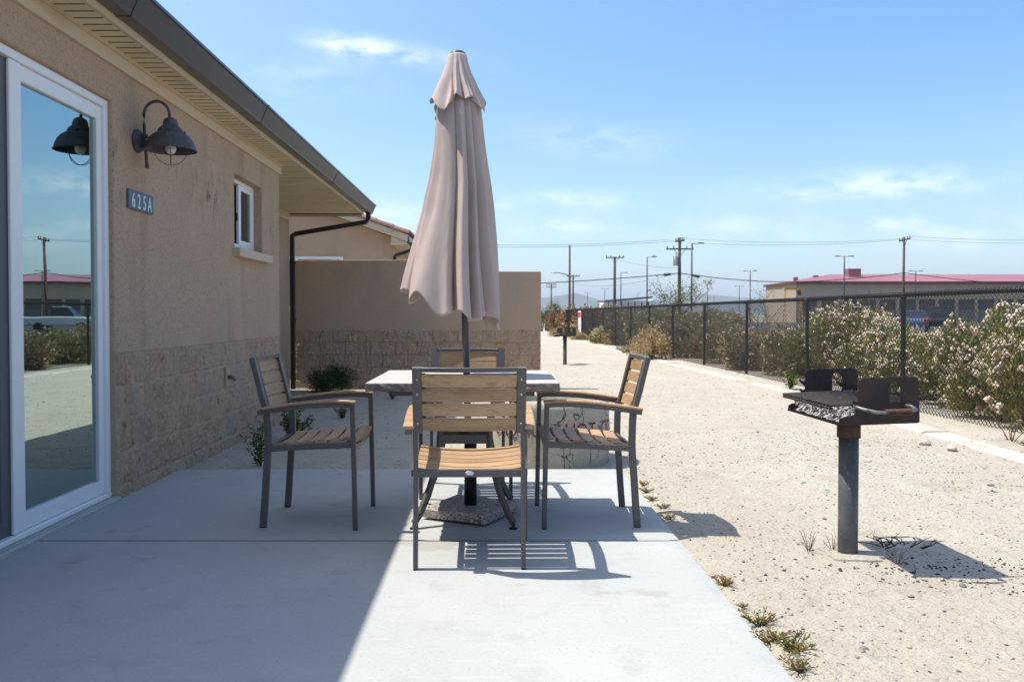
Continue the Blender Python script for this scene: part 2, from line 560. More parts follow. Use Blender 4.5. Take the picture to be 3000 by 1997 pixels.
M['peb_a'] = mat('grey_pebble', (.20, .195, .19), .8, .3, layers=[(30, (.12, .115, .115), .45, .65, 3)], coords='World')
M['peb_b'] = mat('tan_pebble', (.40, .33, .25), .85, .2, layers=[(20, (.24, .18, .13), .5, .66, 3)], coords='World')
M['peb_c'] = mat('dark_pebble', (.075, .068, .066), .85, .2)
M['rock'] = mat('pale_rock', (.58, .50, .45), .9, .2, layers=[(12, (.42, .35, .31), .45, .65, 5)], bumps=[(30, .6, .01, 5)])
M['turq'] = mat('turquoise_plastic', (.06, .40, .33), .5, .4)
M['sign_red'] = mat('sign_red', (.50, .035, .05), .5, .3)
M['sign_white'] = mat('sign_white', (.80, .80, .77), .5, .3)
M['sign_grey'] = mat('sign_grey_print', (.35, .35, .35), .6, .3)
M['car_blue'] = mat('car_paint_blue', (.07, .12, .22), .3, .5, coat=.6)
M['car_dark'] = mat('car_paint_dark', (.025, .027, .032), .3, .5, coat=.6)
M['car_white'] = mat('car_paint_white', (.75, .75, .74), .35, .5, coat=.5)
M['car_glass'] = mat('car_glass', (.015, .018, .02), .08, .6)
M['tyre'] = mat('tyre_rubber', (.02, .02, .02), .9, .2)
M['tail_red'] = mat('tail_lamp_red', (.45, .02, .02), .3, .5)
M['gull'] = mat('gull_white', (.78, .77, .75), .9, .1)
M['gull_grey'] = mat('gull_grey', (.30, .31, .33), .9, .1)


def glass_mat(name, tint, refl, rtint):
    m = bpy.data.materials.new(name)
    m.use_nodes = True
    t = m.node_tree
    t.nodes.clear()
    nn, ll = t.nodes.new, t.links.new
    out = nn('ShaderNodeOutputMaterial')
    tr = nn('ShaderNodeBsdfTransparent')
    tr.inputs[0].default_value = (*tint, 1)
    gl = nn('ShaderNodeBsdfGlossy')
    gl.inputs['Color'].default_value = (*rtint, 1)
    gl.inputs['Roughness'].default_value = 0.0
    fr = nn('ShaderNodeFresnel')
    fr.inputs[0].default_value = 1.52
    ad = nn('ShaderNodeMath')
    ad.operation = 'MULTIPLY_ADD'
    ad.inputs[1].default_value = 1.6
    ad.inputs[2].default_value = refl
    ad.use_clamp = True
    ll(fr.outputs[0], ad.inputs[0])
    mx = nn('ShaderNodeMixShader')
    ll(ad.outputs[0], mx.inputs[0])
    ll(tr.outputs[0], mx.inputs[1])
    ll(gl.outputs[0], mx.inputs[2])
    # faint waviness of the pane
    g = nn('ShaderNodeNewGeometry')
    nz = nn('ShaderNodeTexNoise')
    nz.inputs['Scale'].default_value = 1.7
    ll(g.outputs['Position'], nz.inputs['Vector'])
    bp = nn('ShaderNodeBump')
    bp.inputs['Strength'].default_value = .02
    bp.inputs['Distance'].default_value = .02
    ll(nz.outputs['Fac'], bp.inputs['Height'])
    ll(bp.outputs[0], gl.inputs['Normal'])
    ll(mx.outputs[0], out.inputs[0])
    return m


M['glass'] = glass_mat('coated_glass', (.24, .31, .32), .47, (.63, .79, .77))
M['glass_dark'] = glass_mat('dark_glass', (.35, .38, .4), .05, (.9, .95, 1.0))

# cracked concrete for the ring: stain and hairline cracks with their own shapes
def ring_material():
    m = mat('old_cracked_concrete', (.40, .365, .30), .92, .15, layers=[(5, (.34, .305, .245), .42, .65, 6), (85, (.50, .47, .41), .55, .68, 3), (60, (.22, .20, .17), .62, .74, 3)], bumps=[(80, .6, .004, 4)])
    t = m.node_tree
    nn, ll = t.nodes.new, t.links.new
    b = [n for n in t.nodes if n.type == 'BSDF_PRINCIPLED'][0]
    tcn = nn('ShaderNodeTexCoord')
    nz = nn('ShaderNodeTexNoise')
    nz.inputs['Scale'].default_value = 6
    nz.inputs['Detail'].default_value = 5
    ll(tcn.outputs['Object'], nz.inputs['Vector'])
    ma = nn('ShaderNodeVectorMath')
    ma.operation = 'MULTIPLY_ADD'
    ma.inputs[1].default_value = (.18, .18, .18)
    ll(nz.outputs['Color'], ma.inputs[0])
    ll(tcn.outputs['Object'], ma.inputs[2])
    vo = nn('ShaderNodeTexVoronoi')
    vo.feature = 'DISTANCE_TO_EDGE'
    vo.inputs['Scale'].default_value = 5.0
    ll(ma.outputs[0], vo.inputs['Vector'])
    lt = nn('ShaderNodeMapRange')
    lt.inputs['From Min'].default_value = .006
    lt.inputs['From Max'].default_value = .022
    lt.inputs['To Min'].default_value = 1
    lt.inputs['To Max'].default_value = 0
    ll(vo.outputs['Distance'], lt.inputs['Value'])
    n2 = nn('ShaderNodeTexNoise')
    n2.inputs['Scale'].default_value = 2.5
    ll(tcn.outputs['Object'], n2.inputs['Vector'])
    m2 = nn('ShaderNodeMapRange')
    m2.inputs['From Min'].default_value = .44
    m2.inputs['From Max'].default_value = .56
    ll(n2.outputs['Fac'], m2.inputs['Value'])
    mu = nn('ShaderNodeMath')
    mu.operation = 'MULTIPLY'
    ll(lt.outputs[0], mu.inputs[0])
    ll(m2.outputs[0], mu.inputs[1])
    src = b.inputs['Base Color'].links[0].from_socket
    mx = nn('ShaderNodeMixRGB')
    mx.inputs[2].default_value = (.06, .05, .04, 1)
    ll(mu.outputs[0], mx.inputs[0])
    ll(src, mx.inputs[1])
    ll(mx.outputs[0], b.inputs['Base Color'])
    return m


M['ring'] = ring_material()

# soot streaks on the house wall: stains with their own shape under the lamp
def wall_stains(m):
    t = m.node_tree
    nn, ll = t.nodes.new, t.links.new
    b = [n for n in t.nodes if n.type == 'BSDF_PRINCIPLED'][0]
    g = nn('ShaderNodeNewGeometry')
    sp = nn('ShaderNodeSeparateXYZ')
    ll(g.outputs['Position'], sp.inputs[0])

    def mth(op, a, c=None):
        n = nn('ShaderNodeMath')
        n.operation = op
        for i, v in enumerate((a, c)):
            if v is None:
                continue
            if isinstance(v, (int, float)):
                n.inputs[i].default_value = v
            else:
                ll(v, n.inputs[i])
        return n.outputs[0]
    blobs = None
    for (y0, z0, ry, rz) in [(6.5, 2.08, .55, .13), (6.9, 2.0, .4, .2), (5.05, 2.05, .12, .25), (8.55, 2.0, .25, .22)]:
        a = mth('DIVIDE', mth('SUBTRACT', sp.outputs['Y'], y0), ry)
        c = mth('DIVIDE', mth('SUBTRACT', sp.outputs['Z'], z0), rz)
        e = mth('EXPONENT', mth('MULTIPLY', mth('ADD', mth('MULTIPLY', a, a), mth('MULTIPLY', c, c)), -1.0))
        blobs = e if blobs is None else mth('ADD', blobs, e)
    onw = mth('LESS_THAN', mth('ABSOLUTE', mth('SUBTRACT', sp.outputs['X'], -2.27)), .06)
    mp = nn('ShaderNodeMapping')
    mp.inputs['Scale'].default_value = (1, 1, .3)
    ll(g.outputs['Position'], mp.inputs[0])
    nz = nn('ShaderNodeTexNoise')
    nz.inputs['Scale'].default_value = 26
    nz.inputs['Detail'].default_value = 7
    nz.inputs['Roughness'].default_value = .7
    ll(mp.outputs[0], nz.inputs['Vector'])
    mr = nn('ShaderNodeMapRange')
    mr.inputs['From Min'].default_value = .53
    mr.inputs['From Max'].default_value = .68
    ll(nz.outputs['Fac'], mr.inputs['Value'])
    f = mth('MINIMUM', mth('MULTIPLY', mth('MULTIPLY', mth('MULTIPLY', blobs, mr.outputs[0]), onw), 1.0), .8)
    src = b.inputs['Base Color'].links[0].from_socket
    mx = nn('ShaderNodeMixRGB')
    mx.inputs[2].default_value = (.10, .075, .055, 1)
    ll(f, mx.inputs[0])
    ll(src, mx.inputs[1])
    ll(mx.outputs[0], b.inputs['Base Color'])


wall_stains(M['stucco'])


# ------------------------------------------------------------------ ground
def gz(x, y):
    """ground height"""
    z = -.03 - .07 * sph(clamp((x - 2.3) / 2.0)) - .06 * sph(clamp((y - 7) / 5.0)) * (1 - sph(clamp((x - 2.3) / 2.0)))
    return z


def sheet(name, xs, ys, zf, mt):
    vs_ = [(x, y, zf(x, y)) for y in ys for x in xs]
    n = len(xs)
    fs = [(j * n + i, j * n + i + 1, (j + 1) * n + i + 1, (j + 1) * n + i) for j in range(len(ys) - 1) for i in range(n - 1)]
    b = MB()
    b.add(vs_, fs, True)
    return b.build(name, mt, None, False)


def lin(a, b, n):
    return [a + (b - a) * i / (n - 1) for i in range(n)]


o = sheet('ground', [-3600, -600, -120, -40] + lin(-14, 14, 15) + [40, 120, 600, 3600], [-3600, -600, -100, -20] + lin(-8, 60, 30) + [120, 400, 1200, 3600], lambda x, y: -.32, M['far_ground'])
tag(o, None, None, None, 'structure')


def yard_z(x, y):
    z = gz(x, y)
    z += .020 * fbm((x * .9, y * .9, 0), 4) + .012 * fbm((x * 4, y * 4, 3), 3) + .005 * fbm((x * 13, y * 13, 8), 2)
    if x < 0.98 and y < 6.05:
        z -= .014 * clamp((.99 - x) / .05)
    return z


xs = lin(-3.25, .88, 46) + lin(.93, 5.4, 110) + lin(5.5, 14, 40)
ys = lin(-5, 1.4, 14) + lin(1.45, 8.5, 150) + lin(8.6, 24, 110) + lin(24.5, 74, 60)
o = sheet('dirt_yard', xs, ys, yard_z, M['sand'])
tag(o, None, None, None, 'structure')
o = sheet('parking_lot', lin(14.05, 110, 12), lin(26, 128, 12), lambda x, y: -.12, M['asphalt'])
tag(o, None, None, None, 'structure')

# patio slabs
patio = empty('patio', (0, 0, 0))
tag(patio, None, None, None, 'structure')
PX1, JY, PY1 = .911, 4.075, 5.965
for (y0, y1) in [(-1.6, .255), (.264, 2.165), (2.173, JY - .003), (JY + .003, PY1)]:
    b = MB()
    nx, ny = 60, 60
    vs_, fs = [], []
    x0 = -2.256
    for j in range(ny + 1):
        for i in range(nx + 1):
            x = x0 + (PX1 - x0) * i / nx
            y = y0 + (y1 - y0) * j / ny
            z = .0012 * fbm((x * 1.4, y * 1.4, 9), 3)
            if i == nx:
                x += .005 * fbm((y * 6, 3, 1), 3) - .003
            if j == ny:
                y += .004 * fbm((x * 6, 7, 1), 3) - .002
            ex = min(i, nx - i, j, ny - j)
            if ex == 0:
                z -= .007
            vs_.append((x, y, z))
    for j in range(ny):
        for i in range(nx):
            a = j * (nx + 1) + i
            fs.append((a, a + 1, a + nx + 2, a + nx + 1))
    b.add(vs_, fs, True)
    rim = [(i, 0) for i in range(nx)] + [(nx, j) for j in range(ny)] + [(i, ny) for i in range(nx, 0, -1)] + [(0, j) for j in range(ny, 0, -1)]
    top = [vs_[j * (nx + 1) + i] for i, j in rim]
    # slightly uneven cast edge
    bot = [(p[0], p[1], -.11) for p in top]
    k = len(rim)
    b.add(top + bot, [(j, (j + 1) % k, (j + 1) % k + k, j + k) for j in range(k)])
    b.build('slab', M['concrete'], patio)

jf = MB()
for yj in (.2595, 2.169, JY):
    jf.box(-2.25, PX1 - .006, yj - .012, yj + .012, -.05, -.0065)
jf.build('joint_filler', M['tyre_dark'], patio)

# kerb: pieces of pale concrete edging half buried in the sand
kerb = empty('kerb', (0, 0, 0))
tag(kerb, None, None, None, 'structure')
kl = [(4.30, 4.0), (4.36, 6.0), (4.44, 8.0), (4.55, 10.5), (4.60, 13), (4.46, 17), (4.27, 22), (4.05, 30), (3.75, 40), (3.4, 54)]


def kerb_x(y):
    for (x0, y0), (x1, y1) in zip(kl, kl[1:]):
        if y <= y1:
            t = (y - y0) / (y1 - y0)
            return x0 + (x1 - x0) * t
    return kl[-1][0]


y = 4.0
rk = random.Random(3)
while y < 53:
    ln = rk.uniform(2.0, 2.7)
    pts = []
    n = 9
    tilt = rk.uniform(-.014, .012)
    for i in range(n):
        yy = y + ln * i / (n - 1) * .992
        pts.append((kerb_x(yy) + .012 * fbm((yy * 2, 1, 1)), yy, gz(kerb_x(yy), yy) - .022 + tilt * (i / (n - 1) - .5) + .030 * fbm((yy * .9, 4, 2))))
    b = MB()
    b.sweep(pts, [(-.15, -.12), (.14, -.12), (.15, .018), (.12, .035), (-.10, .032), (-.145, .012)], (0, 0, 1))
    b.build('kerb_piece', M['kerb'], kerb)
    y += ln

# ------------------------------------------------------------------ block walls
def block_mesh(wd, ht, seed, amp=.024):
    """rough split face lying in the xz plane, facing -y"""
    nx, nz = 20, 10
    b = MB()
    vs_, fs = [], []
    for j in range(nz + 1):
        for i in range(nx + 1):
            x = -wd / 2 + wd * i / nx
            z = -ht / 2 + ht * j / nz
            e = min(i, nx - i, j * 1.3, (nz - j) * 1.3)
            d = .010 + amp * (.9 * fbm((x * 9 + seed * 7, z * 7, seed), 4) + .6 * abs(fbm((x * 22 + seed * 3, z * 13, seed + 2), 2)) + .5 * fbm((x * 55, z * 40 + seed, seed), 2))
            if e == 0:
                d = .003 + .010 * mnoise.noise((x * 14 + seed, z * 14, seed))
            if 0 < i < nx:
                x += .006 * mnoise.noise((x * 30, z * 30, seed))
            vs_.append((x, -max(d, -.012), z))
    for j in range(nz):
        for i in range(nx):
            a = j * (nx + 1) + i
            fs.append((a, a + 1, a + nx + 2, a + nx + 1))
    b.add(vs_, fs, False)
    rim = list(range(nx)) + [nx + (nx + 1) * j for j in range(nz)] + [(nx + 1) * nz + nx - i for i in range(nx)] + [(nx + 1) * (nz - j) for j in range(nz)]
    top = [vs_[i] for i in rim]
    bot = [(p[0], .03, p[2]) for p in top]
    k = len(rim)
    b.add(top + bot, [(j, (j + 1) % k, (j + 1) % k + k, j + k) for j in range(k)])
    return b.mesh('block', M['block'])


BW, BH = .40, .20
blocks = [block_mesh(BW - .003, BH - .003, s) for s in range(9)]
halfs = [block_mesh(BW / 2 - .003, BH - .003, s + 20) for s in range(3)]


def lay_blocks(parent, origin, along, rz, length, z0, rows, seed):
    r = random.Random(seed)
    for row in range(rows):
        s = 0.0
        first = row % 2 == 1
        while s < length - .05:
            wd = BW / 2 if first else BW
            rest = length - s
            if rest < wd:
                me = r.choice(halfs if rest < BW * .75 else blocks)
                full = (BW / 2 if rest < BW * .75 else BW)
                sx = rest / full
                wd = rest
            else:
                me = r.choice(halfs if first else blocks)
                sx = 1
            first = False
            c = Vector(origin) + Vector(along) * (s + wd / 2)
            link('block', me, parent, (c.x, c.y, z0 + BH * (row + .5)), (0, 0, rz), (sx, 1, 1))
            s += wd


def wall_plate(ys_, zs_, hole, x_face, thick):
    """house wall in the plane x = x_face, cells in hole left open"""
    bm = bmesh.new()
    vv = [[bm.verts.new((x_face, y, z)) for z in zs_] for y in ys_]
    for i in range(len(ys_) - 1):
        for j in range(len(zs_) - 1):
            if not hole((ys_[i] + ys_[i + 1]) / 2, (zs_[j] + zs_[j + 1]) / 2):
                bm.faces.new((vv[i][j], vv[i + 1][j], vv[i + 1][j + 1], vv[i][j + 1]))
    g = bmesh.ops.extrude_face_region(bm, geom=bm.faces[:])
    for e in g['geom']:
        if isinstance(e, bmesh.types.BMVert):
            e.co.x -= thick
    for v in list(bm.verts):
        if not v.link_faces:
            bm.verts.remove(v)
    bmesh.ops.recalc_face_normals(bm, faces=bm.faces[:])
    me = bpy.data.meshes.new('wall')
    bm.to_mesh(me)
    bm.free()
    return me


# ------------------------------------------------------------------ the house
house = empty('house', (-2.25, 4.96, 0))
tag(house, 'tan stucco house with split-face block base and sliding glass door beside the patio', 'house')
HM = Matrix.Translation((2.25, -4.96, 0))


def hb(b, name, mt, parent=None):
    """build in world coordinates under the house"""
    b.xform(HM)
    return b.build(name, mt, parent or house)


XW, YE = -2.25, 8.79
DY0, DY1, DZ1 = 3.13, 4.965, 2.36
WY0, WY1, WZ0, WZ1 = 7.28, 8.15, 1.685, 2.325
me = wall_plate([-4, DY0, DY1, WY0, WY1, YE], [-.1, .862, WZ0, WZ1, DZ1, 2.70],
                lambda y, z: (DY0 < y < DY1 and z < DZ1) or (WY0 < y < WY1 and WZ0 < z < WZ1) or (y > DY1 and z < .862), XW, .24)
me.materials.append(M['stucco'])
me.transform(HM)
wall = link('wall', me, house)
bv = wall.modifiers.new('soft', 'BEVEL')
bv.width, bv.segments, bv.limit_method = .014, 3, 'ANGLE'
for p in me.polygons:
    p.use_smooth = False
b = MB().box(XW - .24, XW - .002, DY1 + .001, YE - .004, -.2, .860)
hb(b, 'block_backing', M['joint'], None)
# return wall and the recessed wall further on
b = MB().box(-3.2, XW - .242, YE - .24, YE - .003, -.2, 2.70).box(-3.44, -3.2, YE - .2, 13.10, -.2, 2.70)
hb(b, 'recessed_wall', M['stucco'])
blk = empty('block_base', (0, 0, 0), 0, house)
lay_blocks(blk, (XW - .006 + 2.25, DY1 + .004 - 4.96, 0), (0, 1, 0), R(90), YE - DY1 - .008, .068, 4, 1)
lay_blocks(blk, (XW - .006 + 2.25, DY1 + .004 - 4.96, 0), (0, 1, 0), R(90), YE - DY1 - .008, -.132, 1, 5)

# eaves
ZS = 2.662
XF = -2.054
b = MB().box(XW, XW + .022, -4, 8.80, 2.562, 2.640).box(XW, XW + .034, -4, 8.812, 2.640, ZS)
b.box(-3.2, -3.178, 8.83, 13.08, 2.562, 2.640).box(-3.2, -3.166, 8.83, 13.08, 2.640, ZS)
hb(b, 'frieze_board', M['trim'])
b = MB().box(-3.3, XF, -4, 13.07, ZS + .0014, ZS + .04)  # dark sheet just above the slats, painting the shade of their gaps
hb(b, 'soffit_shade_backing', M['dark_gap'])
sofit = empty('soffit', (0, 0, 0), 0, house)


def slat_mesh(x0, x1):
    pr = [(-.0405, .014), (-.0405, .001), (-.0400, 0), (.0400, 0), (.0405, .001), (.0405, .014)]
    return MB().prism(pr, 'x', x0, x1).mesh('slat', M['soffit'])


s1 = slat_mesh(XW + .034, XF)
s2 = slat_mesh(-3.166, XF)
yy = 3.9
while yy < 13.0:
    link('slat', s1 if yy < 8.77 else s2, sofit, (2.25, yy - 4.96, ZS))
    yy += .099
# the near slats behind the frame's edge in one piece
b = MB().box(XW + .034, XF, -4, 3.85, ZS, ZS + .012)
hb(b, 'near_soffit', M['soffit'])
b = MB().box(XF, XF + .024, -4, 13.09, ZS - .004, ZS + .040)
hb(b, 'soffit_edge_trim', M['trim'])
b = MB().box(-3.44, XF - .001, 13.072, 13.095, ZS - .035, ZS + .03)
hb(b, 'end_trim', M['trim'])
b = MB().box(XF, XF + .018, -4, 13.1, ZS + .0405, 2.86)
hb(b, 'fascia', M['brown_metal'])
# K profile gutter in sections with sleeves at the joints
gut = empty('gutter', (0, 0, 0), 0, house)
gp = [(XF + .02, 2.845), (XF + .02, 2.700), (XF + .106, 2.700), (XF + .112, 2.716), (XF + .160, 2.826), (XF + .172, 2.830), (XF + .172, 2.848), (XF + .160, 2.848), (XF + .150, 2.826), (XF + .103, 2.71), (XF + .03, 2.71), (XF + .03, 2.845)]
cuts = [-4, 1.0, 4.55, 7.05, 10.2, 13.43]
for a, c in zip(cuts, cuts[1:]):
    b = MB().prism(gp, 'y', a + .0005, c - .0005)
    b.xform(HM)
    b.build('gutter_section', M['brown_metal'], gut)
for c in cuts[1:-1]:
    pr = [(XF + .022, 2.697), (XF + .108, 2.697), (XF + .115, 2.715), (XF + .163, 2.824), (XF + .175, 2.829), (XF + .175, 2.850), (XF + .1735, 2.850), (XF + .1735, 2.831), (XF + .1615, 2.827), (XF + .1135, 2.717), (XF + .107, 2.699), (XF + .022, 2.699)]
    b = MB().prism(pr, 'y', c - .03, c + .03)
    b.xform(HM)
    b.build('joint_sleeve', M['brown_metal'], gut)
b = MB().prism([(XF + .02, 2.845), (XF + .02, 2.70), (XF + .106, 2.70), (XF + .112, 2.716), (XF + .160, 2.826), (XF + .172, 2.830), (XF + .172, 2.848)], 'y', 13.4305, 13.434)
b.xform(HM)
b.build('end_cap', M['brown_metal'], gut)
# downpipe
dp = []
b = MB()
b.bar([(-1.985, 13.26, 2.70), (-1.985, 13.26, 2.615), (-2.02, 13.26, 2.56), (-3.13, 13.26, 2.375), (-3.19, 13.26, 2.34), (-3.19, 13.26, 2.28), (-3.19, 13.26, -.12)], .07, .085, (0, 1, 0), .006)
d = hb(b, 'downpipe', M['pipe_metal'])
for z in (1.9, 1.0):
    b = MB().box(-3.24, -3.14, 13.214, 13.306, z, z + .03)
    hb(b, 'pipe_strap', M['pipe_metal'], None)
# roof slab
b = MB()
b.prism([(XF + .10, 2.83), (XF + .10, 2.90), (-6.5, 4.5), (-11.0, 2.9), (-11.0, 2.83), (-6.5, 4.40)], 'y', -4, 13.35)
hb(b, 'roof', M['tile'])
# inside of the house
b = MB()
b.add([(-6, 1.5, .02), (XW - .24, 1.5, .02), (XW - .24, 8.6, .02), (-6, 8.6, .02), (-6, 1.5, 2.5), (XW - .24, 1.5, 2.5), (XW - .24, 8.6, 2.5), (-6, 8.6, 2.5)],
      [(0, 1, 2, 3), (4, 7, 6, 5), (0, 4, 5, 1), (3, 2, 6, 7), (0, 3, 7, 4)])
hb(b, 'room', M['room'])
b = MB()
pts = []
for i in range(40):
    t = i / 39
    pts.append((XW - .30 + .025 * math.sin(t * 40), 4.60 + t * .34, .05))
vs_ = [(p[0], p[1], .05) for p in pts] + [(p[0], p[1], 2.45) for p in pts]
b.add(vs_, [(i, i + 1, i + 41, i + 40) for i in range(39)], True)
hb(b, 'curtain', M['curtain'])

# sliding door
door = empty('sliding_door', (0, 0, 0), 0, house)


def db(b, name, mt):
    b.xform(HM)
    return b.build(name, mt, door)


XD = XW - .030          # face of the outer frame
b = MB()
b.cbox(XD - .11, XD, DY1 - .045, DY1 - .001, .045, DZ1 - .001, .004)           # right jamb
b.cbox(XD - .11, XD, DY0 + .001, DY0 + .045, .045, DZ1 - .001, .004)           # left jamb
b.cbox(XD - .11, XD, DY0 + .046, DY1 - .046, DZ1 - .046, DZ1 - .001, .004)     # head
b.cbox(XD - .11, XD + .006, DY0 + .001, DY1 - .001, .018, .044, .004)          # track
db(b, 'door_frame', M['white_frame'])
b = MB().cbox(XD - .13, XW + .028, DY0 - .02, DY1 + .012, -.03, .017, .008)
db(b, 'threshold', M['concrete'])
YM0, YM1 = 3.975, 4.075
xs_ = XD - .018         # face of the fixed sash
b = MB()
b.cbox(xs_ - .04, xs_, DY1 - .105, DY1 - .046, .046, DZ1 - .047, .004)
b.cbox(xs_ - .010, xs_ + .008, YM0, YM1, .046, DZ1 - .047, .004)
b.cbox(xs_ - .04, xs_, YM1 + .001, DY1 - .106, DZ1 - .128, DZ1 - .047, .004)
b.cbox(xs_ - .04, xs_, YM1 + .001, DY1 - .106, .046, .128, .004)
db(b, 'fixed_sash', M['white_frame'])
b = MB().box(xs_ - .028, xs_ - .022, YM1 - .01, DY1 - .095, .12, DZ1 - .12)
db(b, 'glass_pane', M['glass'])
x2 = XD - .029
b = MB()
b.cbox(x2 - .035, x2, DY0 + .046, DY0 + .12, .046, DZ1 - .047, .004)
b.cbox(x2 - .035, x2, YM0 - .07, YM0 + .085, .046, DZ1 - .047, .004)
b.cbox(x2 - .035, x2, DY0 + .121, YM0 - .071, DZ1 - .125, DZ1 - .047, .004)
b.cbox(x2 - .035, x2, DY0 + .121, YM0 - .071, .046, .13, .004)
db(b, 'screen_frame', M['screen'])
b = MB().box(x2 - .022, x2 - .016, DY0 + .11, YM0 - .06, .12, DZ1 - .12)
db(b, 'sliding_pane', M['glass_dark'])

# small window
win = empty('window', (0, 0, 0), 0, house)


def wb(b, name, mt):
    b.xform(HM)
    return b.build(name, mt, win)


XV = XW - .085
b = MB()
fw = .035
b.cbox(XV - .06, XV, WY0 + .001, WY0 + fw, WZ0 + .02, WZ1 - .001, .003).cbox(XV - .06, XV, WY1 - fw, WY1 - .001, WZ0 + .02, WZ1 - .001, .003)
b.cbox(XV - .06, XV, WY0 + fw + .001, WY1 - fw - .001, WZ1 - fw, WZ1 - .001, .003).cbox(XV - .06, XV, WY0 + fw + .001, WY1 - fw - .001, WZ0 + .02, WZ0 + .02 + fw, .003)
wb(b, 'window_frame', M['white_frame'])
ym = (WY0 + WY1) / 2 + .02
b = MB()
b.cbox(XV - .035, XV - .008, ym - .03, ym + .03, WZ0 + .056, WZ1 - fw - .001, .003).cbox(XV - .035, XV - .008, WY1 - fw - .04, WY1 - fw - .001, WZ0 + .056, WZ1 - fw - .001, .003)
b.cbox(XV - .035, XV - .008, ym + .031, WY1 - fw - .041, WZ1 - fw - .045, WZ1 - fw - .001, .003).cbox(XV - .035, XV - .008, ym + .031, WY1 - fw - .041, WZ0 + .056, WZ0 + .10, .003)
wb(b, 'window_sash', M['white_frame'])
wb(MB().box(XV - .026, XV - .022, ym + .025, WY1 - fw - .035, WZ0 + .09, WZ1 - fw - .04), 'pane', M['glass_dark'])
wb(MB().box(XV - .050, XV - .046, WY0 + fw - .002, ym - .02, WZ0 + .05, WZ1 - fw + .002), 'pane', M['glass_dark'])
wb(MB().box(XV - .036, XV - .02, ym - .045, ym - .031, 1.96, 2.03), 'latch', M['plug'])
wb(MB().cbox(XW - .10, XW + .06, WY0 - .05, WY1 + .15, 1.602, 1.682, .006), 'window_sill', M['trim'])
# hose outlet set in the block base
hs = empty('wall_tap', (0, 0, 0), 0, house)
b = MB().box(XW + .003, XW + .014, 6.975, 7.085, .50, .655)
b.xform(HM)
b.build('tap_plate', M['joint'], hs)
b = MB().tube([(XW + .012, 7.03, .57), (XW + .06, 7.03, .57), (XW + .075, 7.03, .545)], .014, 10).tube([(XW + .04, 7.0, .585), (XW + .04, 7.06, .585)], .008, 8)
b.xform(HM)
b.build('spigot', M['rod'], hs)

# ------------------------------------------------------------------ privacy wall
pw = empty('privacy_wall', (-1.2, 13.4, -.1))
tag(pw, 'tan stucco garden wall on rough split-face blocks, behind the table and umbrella', 'wall')
PM = Matrix.Translation((1.2, -13.4, .1))
YP = 13.40
b = MB()
prof = [(-3.19, .842), (.752, .842), (.756, 1.776), (.742, 1.788), (-.16, 1.790), (-.172, 1.80), (-.172, 1.965), (-.185, 1.979), (-3.19, 1.968)]
b.prism(prof, 'y', YP, YP + .2)
b.xform(PM)
o = b.build('stucco_top', M['stucco'], pw)
bv = o.modifiers.new('soft', 'BEVEL')
bv.width, bv.segments, bv.limit_method = .012, 2, 'ANGLE'
b = MB().box(-3.19, .742, YP + .012, YP + .19, -.3, .8415)
b.xform(PM)
b.build('block_backing', M['joint'], pw)
bb = empty('block_base', (0, 0, 0), 0, pw)
lay_blocks(bb, (-3.19 + 1.2, YP + .004 - 13.4, 0), (1, 0, 0), 0, 3.94, .053 + .1, 4, 11)
lay_blocks(bb, (-3.19 + 1.2, YP + .004 - 13.4, 0), (1, 0, 0), 0, 3.94, -.147 + .1, 1, 12)
# the end of the wall, seen edge on
lay_blocks(bb, (.742 - .012 + 1.2, .012, 0), (0, 1, 0), R(90), .18, .042 + .1, 4, 13)

# ------------------------------------------------------------------ neighbouring house
nh = empty('house', (-2.3, 19.0, -.1))
tag(nh, 'neighbouring tan stucco house with clay tile gable roof, behind the garden wall', 'house')
NM = Matrix.Translation((2.3, -19.0, .1))


def nb(b, name, mt, parent=None):
    b.xform(NM)
    return b.build(name, mt, parent or nh)


YN = 19.0
b = MB()
SL = .355
xe, ze = -1.90, 2.88
xr = -6.8
zr = ze + SL * (xe - xr)
# gable wall with an opening for the window band
b.prism([(-2.30, -.3), (-2.30, 2.85), (xr, zr - .163), (-11.3, 2.85), (-11.3, -.3)], 'y', YN, YN + .25)
b.box(-11.3, -2.30, YN + .251, YN + 12, -.3, 2.68)
nb(b, 'wall', M['stucco'])
nb(MB().prism([(-2.298, 2.705), (-1.935, 2.705), (-1.935, 2.728), (-2.298, 2.855)], 'y', YN - .27, YN - .02), 'eave_box', M['trim'])
wn = empty('window', (0, 0, 0), 0, nh)
b = MB().box(-5.3, -3.42, YN - .02, YN + .0, 1.2, 2.41)
b.xform(NM)
b.build('window_frame', M['white_frame'], wn)
for (x0, x1) in ((-5.2, -4.50), (-4.44, -3.49)):
    b = MB().box(x0, x1, YN - .028, YN - .022, 1.3, 2.345)
    b.xform(NM)
    b.build('pane', M['glass_dark'], wn)
b = MB()
th = .16
b.prism([(xe - .02, ze - th + .007), (xe - .02, ze), (xr, zr), (xr, zr - th)], 'y', YN - .30, YN + 12.3)
b.prism([(xr, zr - th), (xr, zr), (-11.7, ze), (-11.7, ze - th)], 'y', YN - .30, YN + 12.3)
rf = nb(b, 'roof', M['trim'])
b = MB().box(-2.30, xe - .03, YN - .28, YN + 12, 2.66, 2.70)
nb(b, 'soffit', M['soffit'])


def tile_mesh():
    bm = MB()
    pr = []
    n = 8
    for i in range(n + 1):
        a = math.pi * i / n
        pr.append((-.11 * math.cos(a), .055 * math.sin(a)))
    inner = [(p[0] * .86, p[1] * .82 - .002) for p in reversed(pr)]
    poly = pr + inner
    bm.prism(poly, 'x', -.21, .21)
    return bm.mesh('roof_tile', M['tile'])


